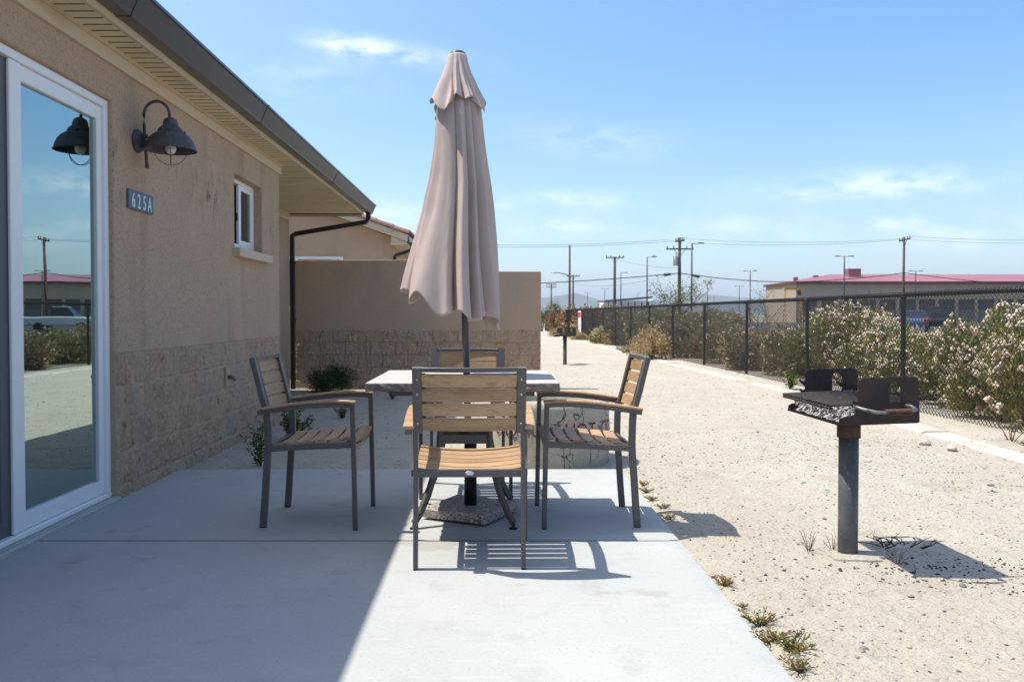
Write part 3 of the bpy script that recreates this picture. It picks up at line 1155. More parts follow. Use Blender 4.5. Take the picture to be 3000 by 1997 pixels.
tm = tile_mesh()
ang = math.atan(SL)
k = 0
s = .0
while k < 13:
    for yrow in (YN - .22,):
        cxx = xe - .02 - (s + .2) * math.cos(ang)
        czz = ze + .005 + (s + .2) * math.sin(ang) + .012
        link('roof_tile', tm, rf, (cxx + 2.3, yrow - YN, czz + .1), (0, ang - .05, 0), (1.04, 1, 1.7))
    s += .395
    k += 1
# courses of tiles further up the slope, alike, one row behind the barge tiles
for r_ in range(1, 9):
    for k in range(6):
        s = k * .395
        cxx = xe - .02 - (s + .2) * math.cos(ang)
        czz = ze + .005 + (s + .2) * math.sin(ang) + .012
        link('roof_tile', tm, rf, (cxx + 2.3, -.22 + r_ * .235, czz + .1), (0, ang - .05, 0), (1.04, 1, 1.7))
gn = [(p[0] + (xe - .0 - (XF + .02)) - .0, p[1]) for p in gp]
b = MB().prism([(p[0] + .135, p[1] - .01) for p in gp], 'y', YN - .32, YN + 12.3)
nb(b, 'gutter', M['brown_metal'])
b = MB().bar([(-1.84, YN - .16, 2.70), (-1.84, YN - .16, 2.58), (-1.9, YN - .16, 2.53), (-2.2, YN - .10, 2.44), (-2.24, YN - .06, 2.40), (-2.24, YN - .06, -.1)], .07, .085, (0, 1, 0))
nb(b, 'downpipe', M['pipe_metal'])

# ------------------------------------------------------------------ wall lamp and number plate
lamp = empty('wall_lamp', (XW, 5.29, 2.19))
tag(lamp, 'dark iron gooseneck barn lamp with wire guard on the stucco wall', 'lamp')
b = MB()
b.lathe([(.0001, 0), (.072, 0), (.072, .012), (.066, .024), (.05, .030), (.035, .040), (.0001, .042)], 28)
b.xform(Matrix.Rotation(R(90), 4, 'Y'))
b.build('back_plate', M['lamp_iron'], lamp)
xa = .052
pts = [(xa + .012, 0, -.155), (xa, 0, 0), (xa - .004, 0, .10)]
for i in range(13):
    a = math.pi - math.pi * i / 12
    pts.append((.128 + .080 * math.cos(a), 0, .165 + .085 * math.sin(a)))
pts.append((.211, 0, .13))
b = MB().tube(pts, .0095, 12)
b.lathe([(.0001, -.172), (.012, -.168), (.014, -.158), (.012, -.148), (.0001, -.146)], 12, (xa + .012, 0, 0))
b.build('gooseneck_arm', M['lamp_iron'], lamp)
for z in (.032, -.03):
    b = MB().tube([(.03, 0, z), (xa + .012, 0, z)], .012, 10)
    b.lathe([(.0001, -.014), (.016, -.012), (.019, 0), (.016, .012), (.0001, .014)], 14, (xa + .002, 0, z))
    b.build('bracket', M['lamp_iron'], lamp)
sx = .214
b = MB()
outp = [(.012, .150), (.020, .146), (.040, .132), (.046, .112), (.047, .096), (.052, .092), (.060, .086), (.072, .074), (.077, .062), (.077, .052), (.088, .048), (.110, .034), (.132, .010), (.147, -.022), (.153, -.048), (.160, -.056), (.160, -.060)]
inn = [(r - .004, z - .003) for r, z in reversed(outp[9:-1])]
b.lathe(outp + [(.157, -.060)] + inn + [(.0001, .04)], 40, (sx, 0, 0))
shade = b.build('shade', M['lamp_iron'], lamp)
for a in range(3):
    an = a * 2.1 + .4
    c = Vector((sx + .078 * math.cos(an), .078 * math.sin(an), .058))
    b = MB().tube([c, c + Vector((.012 * math.cos(an), .012 * math.sin(an), 0))], .009, 8)
    b.build('shade_screw', M['lamp_iron'], shade)
b = MB().lathe([(.0001, -.082), (.016, -.079), (.028, -.068), (.033, -.052), (.031, -.036), (.022, -.016), (.016, .01), (.014, .03)], 20, (sx, 0, 0))
b.build('bulb', M['bulb'], lamp)
for an in (.35, .35 + R(90)):
    pts = []
    for i in range(19):
        t = -math.pi / 2 + math.pi * i / 18
        r_ = .098 * math.sin(t)
        pts.append((sx + r_ * math.cos(an), r_ * math.sin(an), -.052 - .098 * math.cos(t)))
    MB().tube(pts, .0022, 6).build('guard_wire', M['lamp_iron'], lamp)

np_ = empty('number_plate', (XW, 5.32, 1.812))
tag(np_, 'slate blue house number plate reading 625A on the stucco wall', 'sign')
b = MB().cbox(.0005, .016, -.185, .185, -.060, .060, .003)
b.build('plate', M['plate'], np_)


def text_mesh(txt, size, mt, extrude=0.0015):
    cu_ = bpy.data.curves.new('txt', 'FONT')
    cu_.body = txt
    cu_.size = size
    cu_.extrude = extrude
    cu_.offset = -.001 * size
    cu_.align_x = 'CENTER'
    cu_.resolution_u = 6
    ob = bpy.data.objects.new('txt', cu_)
    C.objects.link(ob)
    dg = bpy.context.evaluated_depsgraph_get()
    me = bpy.data.meshes.new_from_object(ob.evaluated_get(dg))
    bpy.data.objects.remove(ob)
    bpy.data.curves.remove(cu_)
    me.materials.clear()
    me.materials.append(mt)
    return me


for i, ch in enumerate('625A'):
    me = text_mesh(ch, .128, M['letter'])
    link('character', me, np_, (.0172, -.122 + .081 * i, -.046), (R(90), 0, R(90)), (.74, 1, 1))

# ------------------------------------------------------------------ chairs
def make_chair():
    ch = empty('patio_armchair')
    m, wd = M['metal'], M['wood']

    def back_y(z):
        return .036 - .070 * (z - .60) / .272

    for s in (-1, 1):
        b = MB().bar([(s * .233, .018, .006), (s * .233, .0275, .12), (s * .233, .0355, .248), (s * .233, .0455, .38), (s * .233, .0475, .43), (s * .233, .0455, .53), (s * .233, .0405, .606)], .036, .020, (1, 0, 0), .0025)
        leg = b.build('rear_leg', m, ch)
        MB().box(s * .233 - .009, s * .233 + .009, .002, .034, 0, .006).build('foot_glide', M['plug'], leg)
        b = MB().bar([(s * .268, .5035, .006), (s * .268, .499, .3), (s * .268, .491, .628)], .025, .021, (1, 0, 0), .0025)
        leg = b.build('front_leg', m, ch)
        MB().box(s * .268 - .009, s * .268 + .009, .492, .515, 0, .006).build('foot_glide', M['plug'], leg)
        pts = [(s * .262, .004, .596), (s * .263, .08, .609), (s * .265, .17, .622), (s * .267, .27, .633), (s * .268, .37, .639), (s * .268, .45, .639), (s * .268, .503, .634)]
        MB().bar(pts, .030, .022, (0, 0, 1), .002).build('arm_rail', m, ch)
        wp = [(p[0] - s * .002 * 0, p[1] - (.004 if i == 0 else -.004 if i == 6 else 0), p[2] + .0185) for i, p in enumerate(pts)]
        MB().bar(wp, .047, .014, (0, 0, 1), .004).build('armrest', wd, ch)
        MB().bar([(s * .2445, .055, .410), (s * .252, .27, .424), (s * .256, .49, .434)], .018, .030, (0, 0, 1), .002).build('seat_rail', m, ch)
    # back frame: stiles and bowed top rail, in one welded piece
    b = MB()
    for s in (-1, 1):
        b.bar([(s * .2225, back_y(.592), .592), (s * .2225, back_y(.70) - .002, .70), (s * .2225, back_y(.80), .80), (s * .2225, back_y(.876), .876)], .028, .041, (1, 0, 0), .003)
    n = 12
    pts = []
    for i in range(n + 1):
        x = -.2015 + .403 * i / n
        pts.append((x, back_y(.866) - .026 * (1 - (x / .2015) ** 2), .866))
    b.bar(pts, .030, .020, (0, 0, 1), .002)
    for s in (-1, 1):
        b.bar([(s * .196, back_y(.60) + .010, .60), (s * .196, back_y(.85) + .010, .85)], .010, .016, (1, 0, 0))
    bf = b.build('back_frame', m, ch)
    for i, zc in enumerate((.628, .692, .756, .820)):
        pts = []
        for k_ in range(n + 1):
            x = -.2005 + .401 * k_ / n
            pts.append((x, back_y(zc) - .005 - .024 * (1 - (x / .2) ** 2), zc))
        pr = [(-.007, -.028), (.007, -.028), (.007, .028), (-.007, .028)]
        b = MB().sweep(pts, [(-.007, -.0265), (-.0055, -.028), (.0055, -.028), (.007, -.0265), (.007, .0265), (.0055, .028), (-.0055, .028), (-.007, .0265)], (0, -.25, 1))
        b.build('back_slat', wd, ch)
        for s in (-1, 1):
            b = MB().tube([(s * .222, back_y(zc) - .0135, zc + .004), (s * .222, back_y(zc) - .0165, zc + .0035)], .0042, 8)
            b.build('screw', M['screw'], bf)
    # rear and front seat rails
    MB().bar([(-.223, .052, .410), (.223, .052, .410)], .016, .034, (0, 0, 1), .002).build('seat_back_rail', m, ch)
    b = MB()
    b.lathe([(.0001, 0), (.020, 0), (.019, .002), (.0001, .0025)], 20)
    b.xform(Matrix.Translation((0, .0438, .411)) @ Matrix.Rotation(R(90), 4, 'X') @ Matrix.Diagonal((1, .48, 1, 1)))
    b.build('badge', M['badge'], ch)
    def dip(x, f=1.0):
        return -.021 * f * (1 - (x / .245) ** 2)
    pts = [(x, .484, .428 + dip(x)) for x in lin(-.245, .245, 13)]
    MB().bar(pts, .016, .024, (0, 0, 1), .002).build('seat_front_rail', m, ch)
    for yb in (.14, .40):
        pts = [(x, yb, .405 + .03 * (yb - .06) + dip(x)) for x in lin(-.245, .245, 9)]
        MB().bar(pts, .025, .008, (0, 0, 1)).build('seat_support', m, ch)
    for i in range(6):
        yc = .100 + .0745 * i
        zc = .4285 + .0345 * (yc - .06) / .44
        tiltv = (0, -.075 if i < 5 else .10, 1)
        hw = .2385 if i else .232
        pts = [(x, yc, zc + dip(x)) for x in lin(-hw, hw, 13)]
        b = MB().sweep(pts, [(-.0305, -.006), (-.029, -.0075), (.029, -.0075), (.0305, -.006), (.0305, .005), (.027, .008), (-.027, .008), (-.0305, .005)], tiltv)
        b.build('seat_slat', wd, ch)
    return ch


chair = make_chair()
spots = [((-.105, 3.578, 0), R(1.2), 'slatted bronze-framed armchair in front, its back turned to the viewer'),
         ((-1.205, 4.535, 0), R(-91.5), 'slatted bronze-framed armchair left of the table in the house shade'),
         ((.757, 4.545, 0), R(91.0), 'slatted bronze-framed armchair right of the table on the sunny side'),
         ((-.172, 5.47, 0), R(180.6), 'slatted bronze-framed armchair behind the table, facing the viewer')]
for i, (loc, rz, lab) in enumerate(spots):
    c = chair if i == 0 else copy_tree(chair)
    c.location = loc
    c.rotation_euler = (0, 0, rz)
    tag(c, lab, 'chair', 'four armchairs around the patio table')

# ------------------------------------------------------------------ table
TX, TY, TZ = -.155, 4.565, .764
table = empty('patio_table', (TX, TY, 0))
tag(table, 'square stone-topped patio table with chipped edge and curved dark steel legs', 'table')
HS = .478
b = MB()
n = 56
rim_t, rim_m, rim_b = [], [], []
corner = [(-HS, -HS), (HS, -HS), (HS, HS), (-HS, HS)]
ring_pts = []
for q in range(4):
    x0, y0 = corner[q]
    x1, y1 = corner[(q + 1) % 4]
    for i in range(n):
        t = i / n
        ring_pts.append((x0 + (x1 - x0) * t, y0 + (y1 - y0) * t))
levels = [(.764, -.004, 0), (.760, 0, .3), (.750, .0, 1), (.738, .001, 1), (.728, 0, 1), (.722, -.004, .5)]
vs_, fs = [], []
for z, off, amp in levels:
    for (x, y) in ring_pts:
        d = Vector((x if abs(x) > HS - .001 else 0, y if abs(y) > HS - .001 else 0, 0)).normalized()
        a = amp * .011 * (fbm((x * 24, y * 24, z * 60), 3) - .1)
        if amp > .2 and mnoise.noise((x * 30, y * 30, 4)) > .42:
            a -= .006 * amp
        vs_.append((x + d.x * (off + a), y + d.y * (off + a), z + (.004 * fbm((x * 30, y * 30, 1)) if 0 < amp < 1 else 0)))
k = len(ring_pts)
for l_ in range(len(levels) - 1):
    for j in range(k):
        fs.append((l_ * k + j, l_ * k + (j + 1) % k, (l_ + 1) * k + (j + 1) % k, (l_ + 1) * k + j))
b.add(vs_, fs, False, 1)
b.add(vs_[:k], [tuple(range(k))], False, 0)
b.add(vs_[-k:], [tuple(reversed(range(k)))], False, 1)
b.build('tabletop', [M['stone_top'], M['stone_edge']], table)
b = MB()
for (x0, x1, y0, y1) in [(-.36, .36, -.36, -.32), (-.36, .36, .32, .36), (-.36, -.32, -.319, .319), (.32, .36, -.319, .319)]:
    b.box(x0, x1, y0, y1, .690, .721)
b.box(-.319, .319, -.02, .02, .695, .7205).box(-.02, .02, -.319, -.021, .695, .7205).box(-.02, .02, .021, .319, .695, .7205)
b.build('under_frame', M['metal'], table)
for sx_ in (-1, 1):
    for sy_ in (-1, 1):
        pts = [(.30, .705), (.22, .66), (.165, .58), (.145, .48), (.150, .40), (.175, .28), (.215, .16), (.26, .07), (.29, .030)]
        b = MB().bar([(sx_ * r_ * .88, sy_ * r_ * 1.0, z) for r_, z in pts], .034, .026, (sx_ * .7, -sy_ * .7, 0), .004)
        lg = b.build('leg', M['metal'], table)
        b = MB().lathe([(.0001, 0), (.022, 0), (.023, .006), (.010, .010), (.007, .03)], 16, (sx_ * .29 * .88, sy_ * .29, 0))
        b.build('foot', M['plug'], lg)
b = MB()
q = .128
b.bar([(-q, -.145, .44), (q, -.145, .44)], .02, .045).bar([(-q, .145, .44), (q, .145, .44)], .02, .045)
b.bar([(-q, -.134, .44), (-q, .134, .44)], .02, .04).bar([(q, -.134, .44), (q, .134, .44)], .02, .04)
b.lathe([(.036, .40), (.042, .40), (.042, .47), (.036, .47), (.036, .40)], 20)
b.bar([(-q, 0, .44), (-.042, 0, .44)], .016, .03).bar([(q, 0, .44), (.042, 0, .44)], .016, .03)
b.build('leg_brace', M['metal'], table)

# ------------------------------------------------------------------ umbrella and its base
ub = empty('umbrella_base', (-.128, 4.56, 0))
tag(ub, 'speckled granite umbrella base slab lying turned under the table', 'umbrella base')
a0 = math.atan2(.353, .182)
b = MB().cbox(-.195, .195, -.195, .195, .012, .062, .006)
b.xform(Matrix.Rotation(a0, 4, 'Z'))
b.build('slab', M['granite'], ub)
b = MB()
for q in range(4):
    a = a0 + R(45) + q * R(90)
    b.lathe([(.0001, 0), (.02, 0), (.02, .0125), (.0001, .0125)], 12, (.2 * math.cos(a), .2 * math.sin(a), 0))
b.build('rubber_pad', M['plug'], ub)
b = MB().lathe([(.0225, .0625), (.034, .0625), (.034, .40), (.031, .405), (.0225, .405)], 20)
b.build('sleeve', M['plug'], ub)

um = empty('patio_umbrella', (-.130, 4.565, .065))
tag(um, 'closed beige patio umbrella standing through the middle of the table', 'umbrella')
TOPP = Vector((-.066, 0, 2.445))          # top of the pole relative to its foot


def axis(zl):
    return TOPP * (zl / TOPP.z)


MB().tube([(0, 0, 0), tuple(TOPP)], .0185, 16).build('pole', M['pole'], um)
b = MB().lathe([(.0001, .028), (.03, .026), (.043, .016), (.045, .004), (.04, 0), (.0001, 0)], 24, tuple(TOPP - Vector((0, 0, .012))))
b.build('cap', M['pole'], um)


def interp(tab, z):
    for (z0, *a), (z1, *c) in zip(tab, tab[1:]):
        if z0 >= z >= z1:
            t = (z0 - z) / (z0 - z1)
            return [p + (q - p) * t for p, q in zip(a, c)]
    return list(tab[-1][1:]) if z < tab[-1][0] else list(tab[0][1:])


def fold(th, t, seed, nf):
    """pleats of hanging cloth: uneven rounded lobes between sharp valleys, drifting a little with height"""
    wob = .16 * math.sin(2.2 * t + seed) + .05 * math.sin(6 * t + 2 * seed)
    a = th + wob + .26 * math.sin(2 * th + seed) + .15 * math.sin(3 * th + 1.7 * seed)
    x = (a * nf / (2 * math.pi)) % 1.0
    lobe = abs(math.sin(math.pi * x)) ** .58
    k_ = math.floor(a * nf / (2 * math.pi)) % nf
    big = (.55, 1.0, .8, .45, 1.1, .7, .95, .6, .85, .5, .75)[int(k_) % 11]
    sub = .16 * math.sin(a * nf * 2 + 1.3 + 2 * t) * min(1, t * 2)
    return (lobe - .68) * (.45 + .75 * big) + sub + (big - .75) * .30


def cloth(name, tab, hem, nf, seed, ang_seg, zseg, depth, parent):
    vs_, fs = [], []
    for j in range(zseg + 1):
        t = j / zseg
        for i in range(ang_seg):
            th = 2 * math.pi * i / ang_seg
            zt = tab[0][0]
            zb = hem(th)
            z = zt + (zb - zt) * t
            zq = tab[0][0] + (tab[-1][0] - tab[0][0]) * t
            r_, ox, oy = interp(tab, zq)
            f = fold(th, t, seed, nf)
            r2 = r_ * (1 + depth(t) * f) + .004 * fbm((math.cos(th) * 3, math.sin(th) * 3, t * 4 + seed), 3)
            c = axis(z)
            vs_.append((c.x + ox + r2 * math.cos(th), c.y + oy + r2 * math.sin(th), z))
    for j in range(zseg):
        for i in range(ang_seg):
            a, b_ = j * ang_seg + i, j * ang_seg + (i + 1) % ang_seg
            fs.append((a, b_, b_ + ang_seg, a + ang_seg))
    bb_ = MB()
    bb_.add(vs_, fs, True)
    o_ = bb_.build(name, M['canvas'], parent, False)
    sm = o_.modifiers.new('thick', 'SOLIDIFY')
    sm.thickness = .0025
    sm.offset = 0
    return o_


def zl(zw):
    return zw - .065


tab1 = [(zl(2.42), .045, 0, 0), (zl(2.22), .112, 0, 0), (zl(2.0), .124, .002, 0), (zl(1.80), .141, 0, 0), (zl(1.60), .163, -.014, 0), (zl(1.40), .192, -.032, 0), (zl(1.24), .216, -.046, 0), (zl(1.10), .236, -.055, 0)]


def hem1(th):
    return zl(1.145) + .075 * math.cos(th - math.pi * .92) + .030 * math.sin(th * 8 + 1.0) + .020 * math.sin(th * 5 + .4) - .02 * math.cos(th + math.pi / 2)


cloth('canopy', tab1, hem1, 9, 1.9, 420, 80, lambda t: .07 + .46 * min(1, t * 1.8) - .06 * t, um)
tab2 = [(zl(2.505), .046, 0, 0), (zl(2.44), .062, 0, 0), (zl(2.36), .082, 0, 0), (zl(2.28), .110, 0, 0), (zl(2.20), .140, 0, 0)]


def hem2(th):
    return zl(2.225) + .030 * math.sin(th * 4 + .6) + .022 * math.cos(th * 8 + 1.0)


cloth('top_canopy', tab2, hem2, 8, 2.6, 300, 30, lambda t: .05 + .42 * t, um)

# ------------------------------------------------------------------ concrete ring
RX, RY, RR, RZ0, RZ1 = .44, 6.49, .452, -.06, .448
ring = empty('fire_ring', (RX, RY, 0))
tag(ring, 'cracked concrete ash ring with red painted warning, behind the right armchair', 'ash bin')
b = MB()
seg, nz = 96, 12
vs_, fs = [], []


def rad(a, z):
    return RR + .006 * fbm((math.cos(a) * 2, math.sin(a) * 2, z * 2), 3) - .010 * (1 - (z - RZ0) / (RZ1 - RZ0)) * 0 + .004 * fbm((math.cos(a) * 9, math.sin(a) * 9, z * 9), 3)


for j in range(nz + 1):
    z = RZ0 + (RZ1 - RZ0) * j / nz
    for i in range(seg):
        a = 2 * math.pi * i / seg
        r_ = rad(a, z) - (.008 if j == nz else 0)
        vs_.append((r_ * math.cos(a), r_ * math.sin(a), z + (.004 * fbm((a * 3, 2, 1)) if j == nz else 0)))
for q, (dr, z) in enumerate([(.075, RZ1 - .002), (.085, RZ1 - .01), (.088, RZ1 - .06)]):
    for i in range(seg):
        a = 2 * math.pi * i / seg
        r_ = RR - dr
        vs_.append((r_ * math.cos(a), r_ * math.sin(a), z))
for j in range(nz + 3):
    for i in range(seg):
        a, c = j * seg + i, j * seg + (i + 1) % seg
        fs.append((a, c, c + seg, a + seg))
b.add(vs_, fs, True)
b.build('concrete_wall', M['ring'], ring)
# three deep cracks as thin dark wedges in the face
for (a_, pts_) in [(-1.42, [(0, -.05), (.01, .02), (-.005, .09), (-.02, .15), (-.05, .20)]), (-.95, [(0, .0), (.02, .06), (.0, .12), (.015, .18)]), (-1.15, [(0, .20), (.06, .235), (.12, .22), (.2, .25), (.27, .235)])]:
    b = MB()
    pts = []
    for (da, z) in pts_:
        aa = a_ + da
        r_ = RR + .0035
        pts.append((r_ * math.cos(aa), r_ * math.sin(aa), z))
    b.tube(pts, .0022, 5)
    b.build('crack', M['void'], ring)
b = MB()
vs_ = [(0, 0, RZ1 - .05)]
for i in range(seg):
    a = 2 * math.pi * i / seg
    vs_.append(((RR - .087) * math.cos(a), (RR - .087) * math.sin(a), RZ1 - .055))
b.add(vs_, [(0, 1 + i, 1 + (i + 1) % seg) for i in range(seg)])
b.build('sand_fill', M['sand'], ring)
chars, xpos = [], 0.0
for c_ in 'CAUTION HOT COALS':
    if c_ == ' ':
        xpos += .075
        continue
    me = text_mesh(c_, .150, M['red_paint'], 0)
    xs_c = [v.co.x for v in me.vertices]
    chars.append((me, xpos - min(xs_c)))
    xpos += max(xs_c) - min(xs_c) + .020
for (me, off) in chars:
    bm = bmesh.new()
    bm.from_mesh(me)
    bmesh.ops.triangulate(bm, faces=bm.faces[:])
    bmesh.ops.subdivide_edges(bm, edges=[e for e in bm.edges if e.calc_length() > .03], cuts=2)
    for v in bm.verts:
        x, z = (v.co.x + off - xpos / 2) * .78, v.co.y
        a = R(-88) + (x + .12) / RR
        r_ = RR + .0075
        v.co = (r_ * math.cos(a), r_ * math.sin(a), .205 + z)
    bm.to_mesh(me)
    bm.free()
    link('painted_letter', me, ring)

# ------------------------------------------------------------------ park grills
def rounded(poly, r, n=4):
    out_ = []
    k_ = len(poly)
    for i in range(k_):
        p0, p1, p2 = Vector(poly[i - 1]), Vector(poly[i]), Vector(poly[(i + 1) % k_])
        rr = r[i] if isinstance(r, (list, tuple)) else r
        if rr <= 0:
            out_.append(tuple(p1))
            continue
        a, c = (p0 - p1).normalized(), (p2 - p1).normalized()
        for j in range(n + 1):
            t = j / n
            q0, q1 = p1 + a * rr, p1 + c * rr
            out_.append(tuple(q0 * (1 - t) ** 2 + p1 * 2 * t * (1 - t) + q1 * t ** 2))
    return out_


def plate_with_slot(W_, H_, thick):
    """side plate in the xz plane (x = 0..W_, z = 0..H_) with hooked notches and a hooked slot, cut by a filled curve"""
    def arc(cx, cz, r, a0, a1, n=7):
        return [(cx + r * math.cos(R(a0 + (a1 - a0) * i / n)), cz + r * math.sin(R(a0 + (a1 - a0) * i / n))) for i in range(n + 1)]
    s = W_ / .385
    outer = [(0.0, 0), (W_ - .012, 0)] + arc(W_ - .012, .012, .012, -90, 0, 3) + arc(W_ - .022, H_ - .022, .022, 0, 90, 5)
    outer += arc(.098 * s + .026, H_ - .026, .026, 90, 180, 5)
    outer += [(.098 * s, .166)] + arc(.088 * s, .160, .012, 0, -110, 5) + [(.070 * s, .158), (.066 * s, .148)]
    outer += [(.088 * s, .128)] + arc(.086 * s, .114, .011, 40, -120, 6) + [(.070 * s, .112), (.068 * s, .100), (.082 * s, .086), (.086 * s, .060), (.075 * s, .045), (.022 * s, .036), (.006, .028)]
    slot = [(.245 * s, .095), (.245 * s, .165)] + arc(.268 * s, .165, .023 * s, 180, 15, 7) + [(.300 * s, .158)] + arc(.291 * s, .146, .011, 40, -150, 6) + [(.270 * s, .143), (.268 * s, .133), (.288 * s, .118)] + arc(.288 * s, .104, .011, 60, -150, 6) + [(.270 * s, .098)]
    cu_ = bpy.data.curves.new('cut', 'CURVE')
    cu_.dimensions = '2D'
    cu_.fill_mode = 'BOTH'
    cu_.extrude = thick / 2
    for pl in (outer, slot):
        sp_ = cu_.splines.new('POLY')
        sp_.points.add(len(pl) - 1)
        for p_, (x, z) in zip(sp_.points, pl):
            p_.co = (x, z, 0, 1)
        sp_.use_cyclic_u = True
    ob = bpy.data.objects.new('cut', cu_)
    C.objects.link(ob)
    dg = bpy.context.evaluated_depsgraph_get()
    me_ = bpy.data.meshes.new_from_object(ob.evaluated_get(dg))
    bpy.data.objects.remove(ob)
    me_.transform(Matrix.Rotation(R(90), 4, 'X'))
    me_.materials.clear()
    me_.materials.append(M['grill_iron'])
    return me_


def make_grill(full=True):
    gr = empty('park_grill')
    ZB, W_, D_, HP = .640, .362, .57, .205
    b = MB().lathe([(.0445, -.25), (.0445, ZB - .06)], 28, cap=True)
    b.build('post', M['post'], gr)
    b = MB().lathe([(.046, ZB - .098), (.0525, ZB - .098), (.0525, ZB - .002), (.046, ZB - .002)], 28)
    b.build('collar', M['grill_iron'], gr)
    x0, y0 = -W_ / 2, -D_ / 2
    fb = empty('firebox', (0, 0, ZB), 0, gr)
    fb.rotation_euler = (0, R(-1.8), 0)
    pm = plate_with_slot(W_, HP, .005)
    link('side_plate', pm, fb, (x0, y0, 0))
    link('side_plate', pm, fb, (x0, y0 + D_, 0))
    b = MB().box(x0 + .012, x0 + W_, y0 + .003, y0 + D_ - .003, 0, .005)
    b.prism([(y0 + .003, .0), (y0 + D_ - .003, .0), (y0 + D_ - .003, .012), (y0 + .003, .012)], 'x', x0 + .006, x0 + .0115)
    b.build('floor_plate', M['grill_iron'], fb)
    b = MB().box(x0 + W_ - .008, x0 + W_ - .003, y0 + .003, y0 + D_ - .003, .006, .10)
    b.build('back_plate', M['grill_iron'], fb)
    # grate: bars along x with open looped ends
    gt = MB()
    zg = .088
    nb_ = 18
    for i in range(nb_):
        yy_ = y0 + .018 + (D_ - .036) * i / (nb_ - 1)
        gt.tube([(x0 - .028, yy_, zg), (x0 + W_ - .03, yy_, zg + .004)], .0058, 6)
    gt.tube([(x0 - .022, y0 + .012, zg - .012), (x0 - .022, y0 + D_ - .012, zg - .012)], .007, 6)
    gt.tube([(x0 + .18, y0 + .012, zg - .012), (x0 + .18, y0 + D_ - .012, zg - .012)], .007, 6)
    gt.tube([(x0 + W_ - .05, y0 + .012, zg - .011), (x0 + W_ - .05, y0 + D_ - .012, zg - .011)], .007, 6)
    g_ = gt.build('grate', M['grate'], fb)
    # handles with coiled spring grip on both sides
    for s, yb in ((-1, y0), (1, y0 + D_)):
        xa_, xb_ = x0 + .08, x0 + .305
        hz = .062
        pts = [(xa_, yb - s * .03, hz + .02), (xa_, yb + s * .012, hz + .018), (xa_ + .012, yb + s * .03, hz + .012), (xa_ + .06, yb + s * .072, hz), (xa_ + .10, yb + s * .078, hz - .002), (xb_ - .03, yb + s * .078, hz), (xb_ + .008, yb + s * .066, hz + .006), (xb_ + .004, yb + s * .035, hz + .016), (xb_ - .018, yb - s * .03, hz + .022)]
        hd = MB().tube(pts, .0078, 10).build('handle', M['rod'], fb)
        sp = []
        turns, n_ = 17, 17 * 8
        for i in range(n_ + 1):
            a = 2 * math.pi * turns * i / n_
            sp.append((xa_ + .095 + .110 * i / n_, yb + s * .078 + .0125 * math.cos(a), hz - .001 + .0125 * math.sin(a)))
        MB().tube(sp, .0027, 5).build('spring_grip', M['rust'], fb)
    b = MB().tube([(x0 + .255, y0 + .002, .050), (x0 + .255, y0 - .012, .050)], .008, 8)
    b.build('bolt', M['screw'], fb)
    if full:
        # spent coal and ash heaped on the floor
        r_ = random.Random(5)
        b = MB()
        nn_ = 26
        vs_, fs_ = [], []
        for j in range(nn_ + 1):
            for i in range(nn_ + 1):
                x = x0 + .03 + (W_ - .05) * i / nn_
                y_ = y0 + .01 + (D_ - .02) * j / nn_
                vs_.append((x, y_, .008 + .034 * sph(clamp(min(i, 5) / 5)) + .016 * fbm((x * 22, y_ * 22, 2), 3)))
        for j in range(nn_):
            for i in range(nn_):
                a = j * (nn_ + 1) + i
                fs_.append((a, a + 1, a + nn_ + 2, a + nn_ + 1))
        b.add(vs_, fs_, False)
        for _ in range(520):
            c = Vector((x0 + r_.uniform(.02, W_ - .04), y0 + r_.uniform(.015, D_ - .015), r_.uniform(.030, .060)))
            rr = r_.uniform(.006, .015)
            pv = [Vector(v) * rr * r_.uniform(.6, 1.25) for v in [(1, 0, 0), (-1, 0, 0), (0, 1, 0), (0, -1, 0), (0, 0, .7), (0, 0, -.7)]]
            rot = Matrix.Rotation(r_.uniform(0, 6), 3, 'Z') @ Matrix.Rotation(r_.uniform(-.7, .7), 3, 'X')
            b.add([c + rot @ v for v in pv], [(0, 2, 4), (2, 1, 4), (1, 3, 4), (3, 0, 4), (2, 0, 5), (1, 2, 5), (3, 1, 5), (0, 3, 5)])
        a_ = b.build('ash_bed', M['ash'], fb)
        a_['kind'] = 'stuff'
    return gr


GP = (1.672, 3.93)
grill = make_grill()
grill.location = (GP[0], GP[1], -.02)
grill.rotation_euler = (0, 0, R(2.0))
tag(grill, 'rusty steel park grill with coiled-spring handle on a post in the foreground', 'grill', 'park grills along the yard')
g2 = copy_tree(grill)
g2.location = (1.70, 20.0, -.06)
g2.rotation_euler = (0, 0, R(-24))
tag(g2, 'small distant park grill on a post beyond the end of the garden wall', 'grill', 'park grills along the yard')

# broken footing at the near grill's post
b = MB()
vs_ = []
nf = 18
for i in range(nf):
    a = 2 * math.pi * i / nf
    r_ = .12 + .075 * mnoise.noise((math.cos(a) * 2.2, math.sin(a) * 2.2, 3))
    vs_.append((r_ * math.cos(a) * 1.25, r_ * math.sin(a) * .9, .010))
low_ = [(p[0] * 1.12, p[1] * 1.12, -.06) for p in vs_]
b.add(vs_ + low_ + [(0, 0, .016)], [(j, (j + 1) % nf, (j + 1) % nf + nf, j + nf) for j in range(nf)] + [(2 * nf, j, (j + 1) % nf) for j in range(nf)])
ft = b.build('concrete_footing', M['sand'])
ft.location = (GP[0] + .03, GP[1] - .02, -.034)
tag(ft, 'broken pale concrete footing around the near grill post', 'footing')

# ------------------------------------------------------------------ chain link fence
SP, K0 = 3.05, 3.52


def fence_pt(y):
    return Vector((5.255 - .02735 * (y - 10.74), y, -.105))


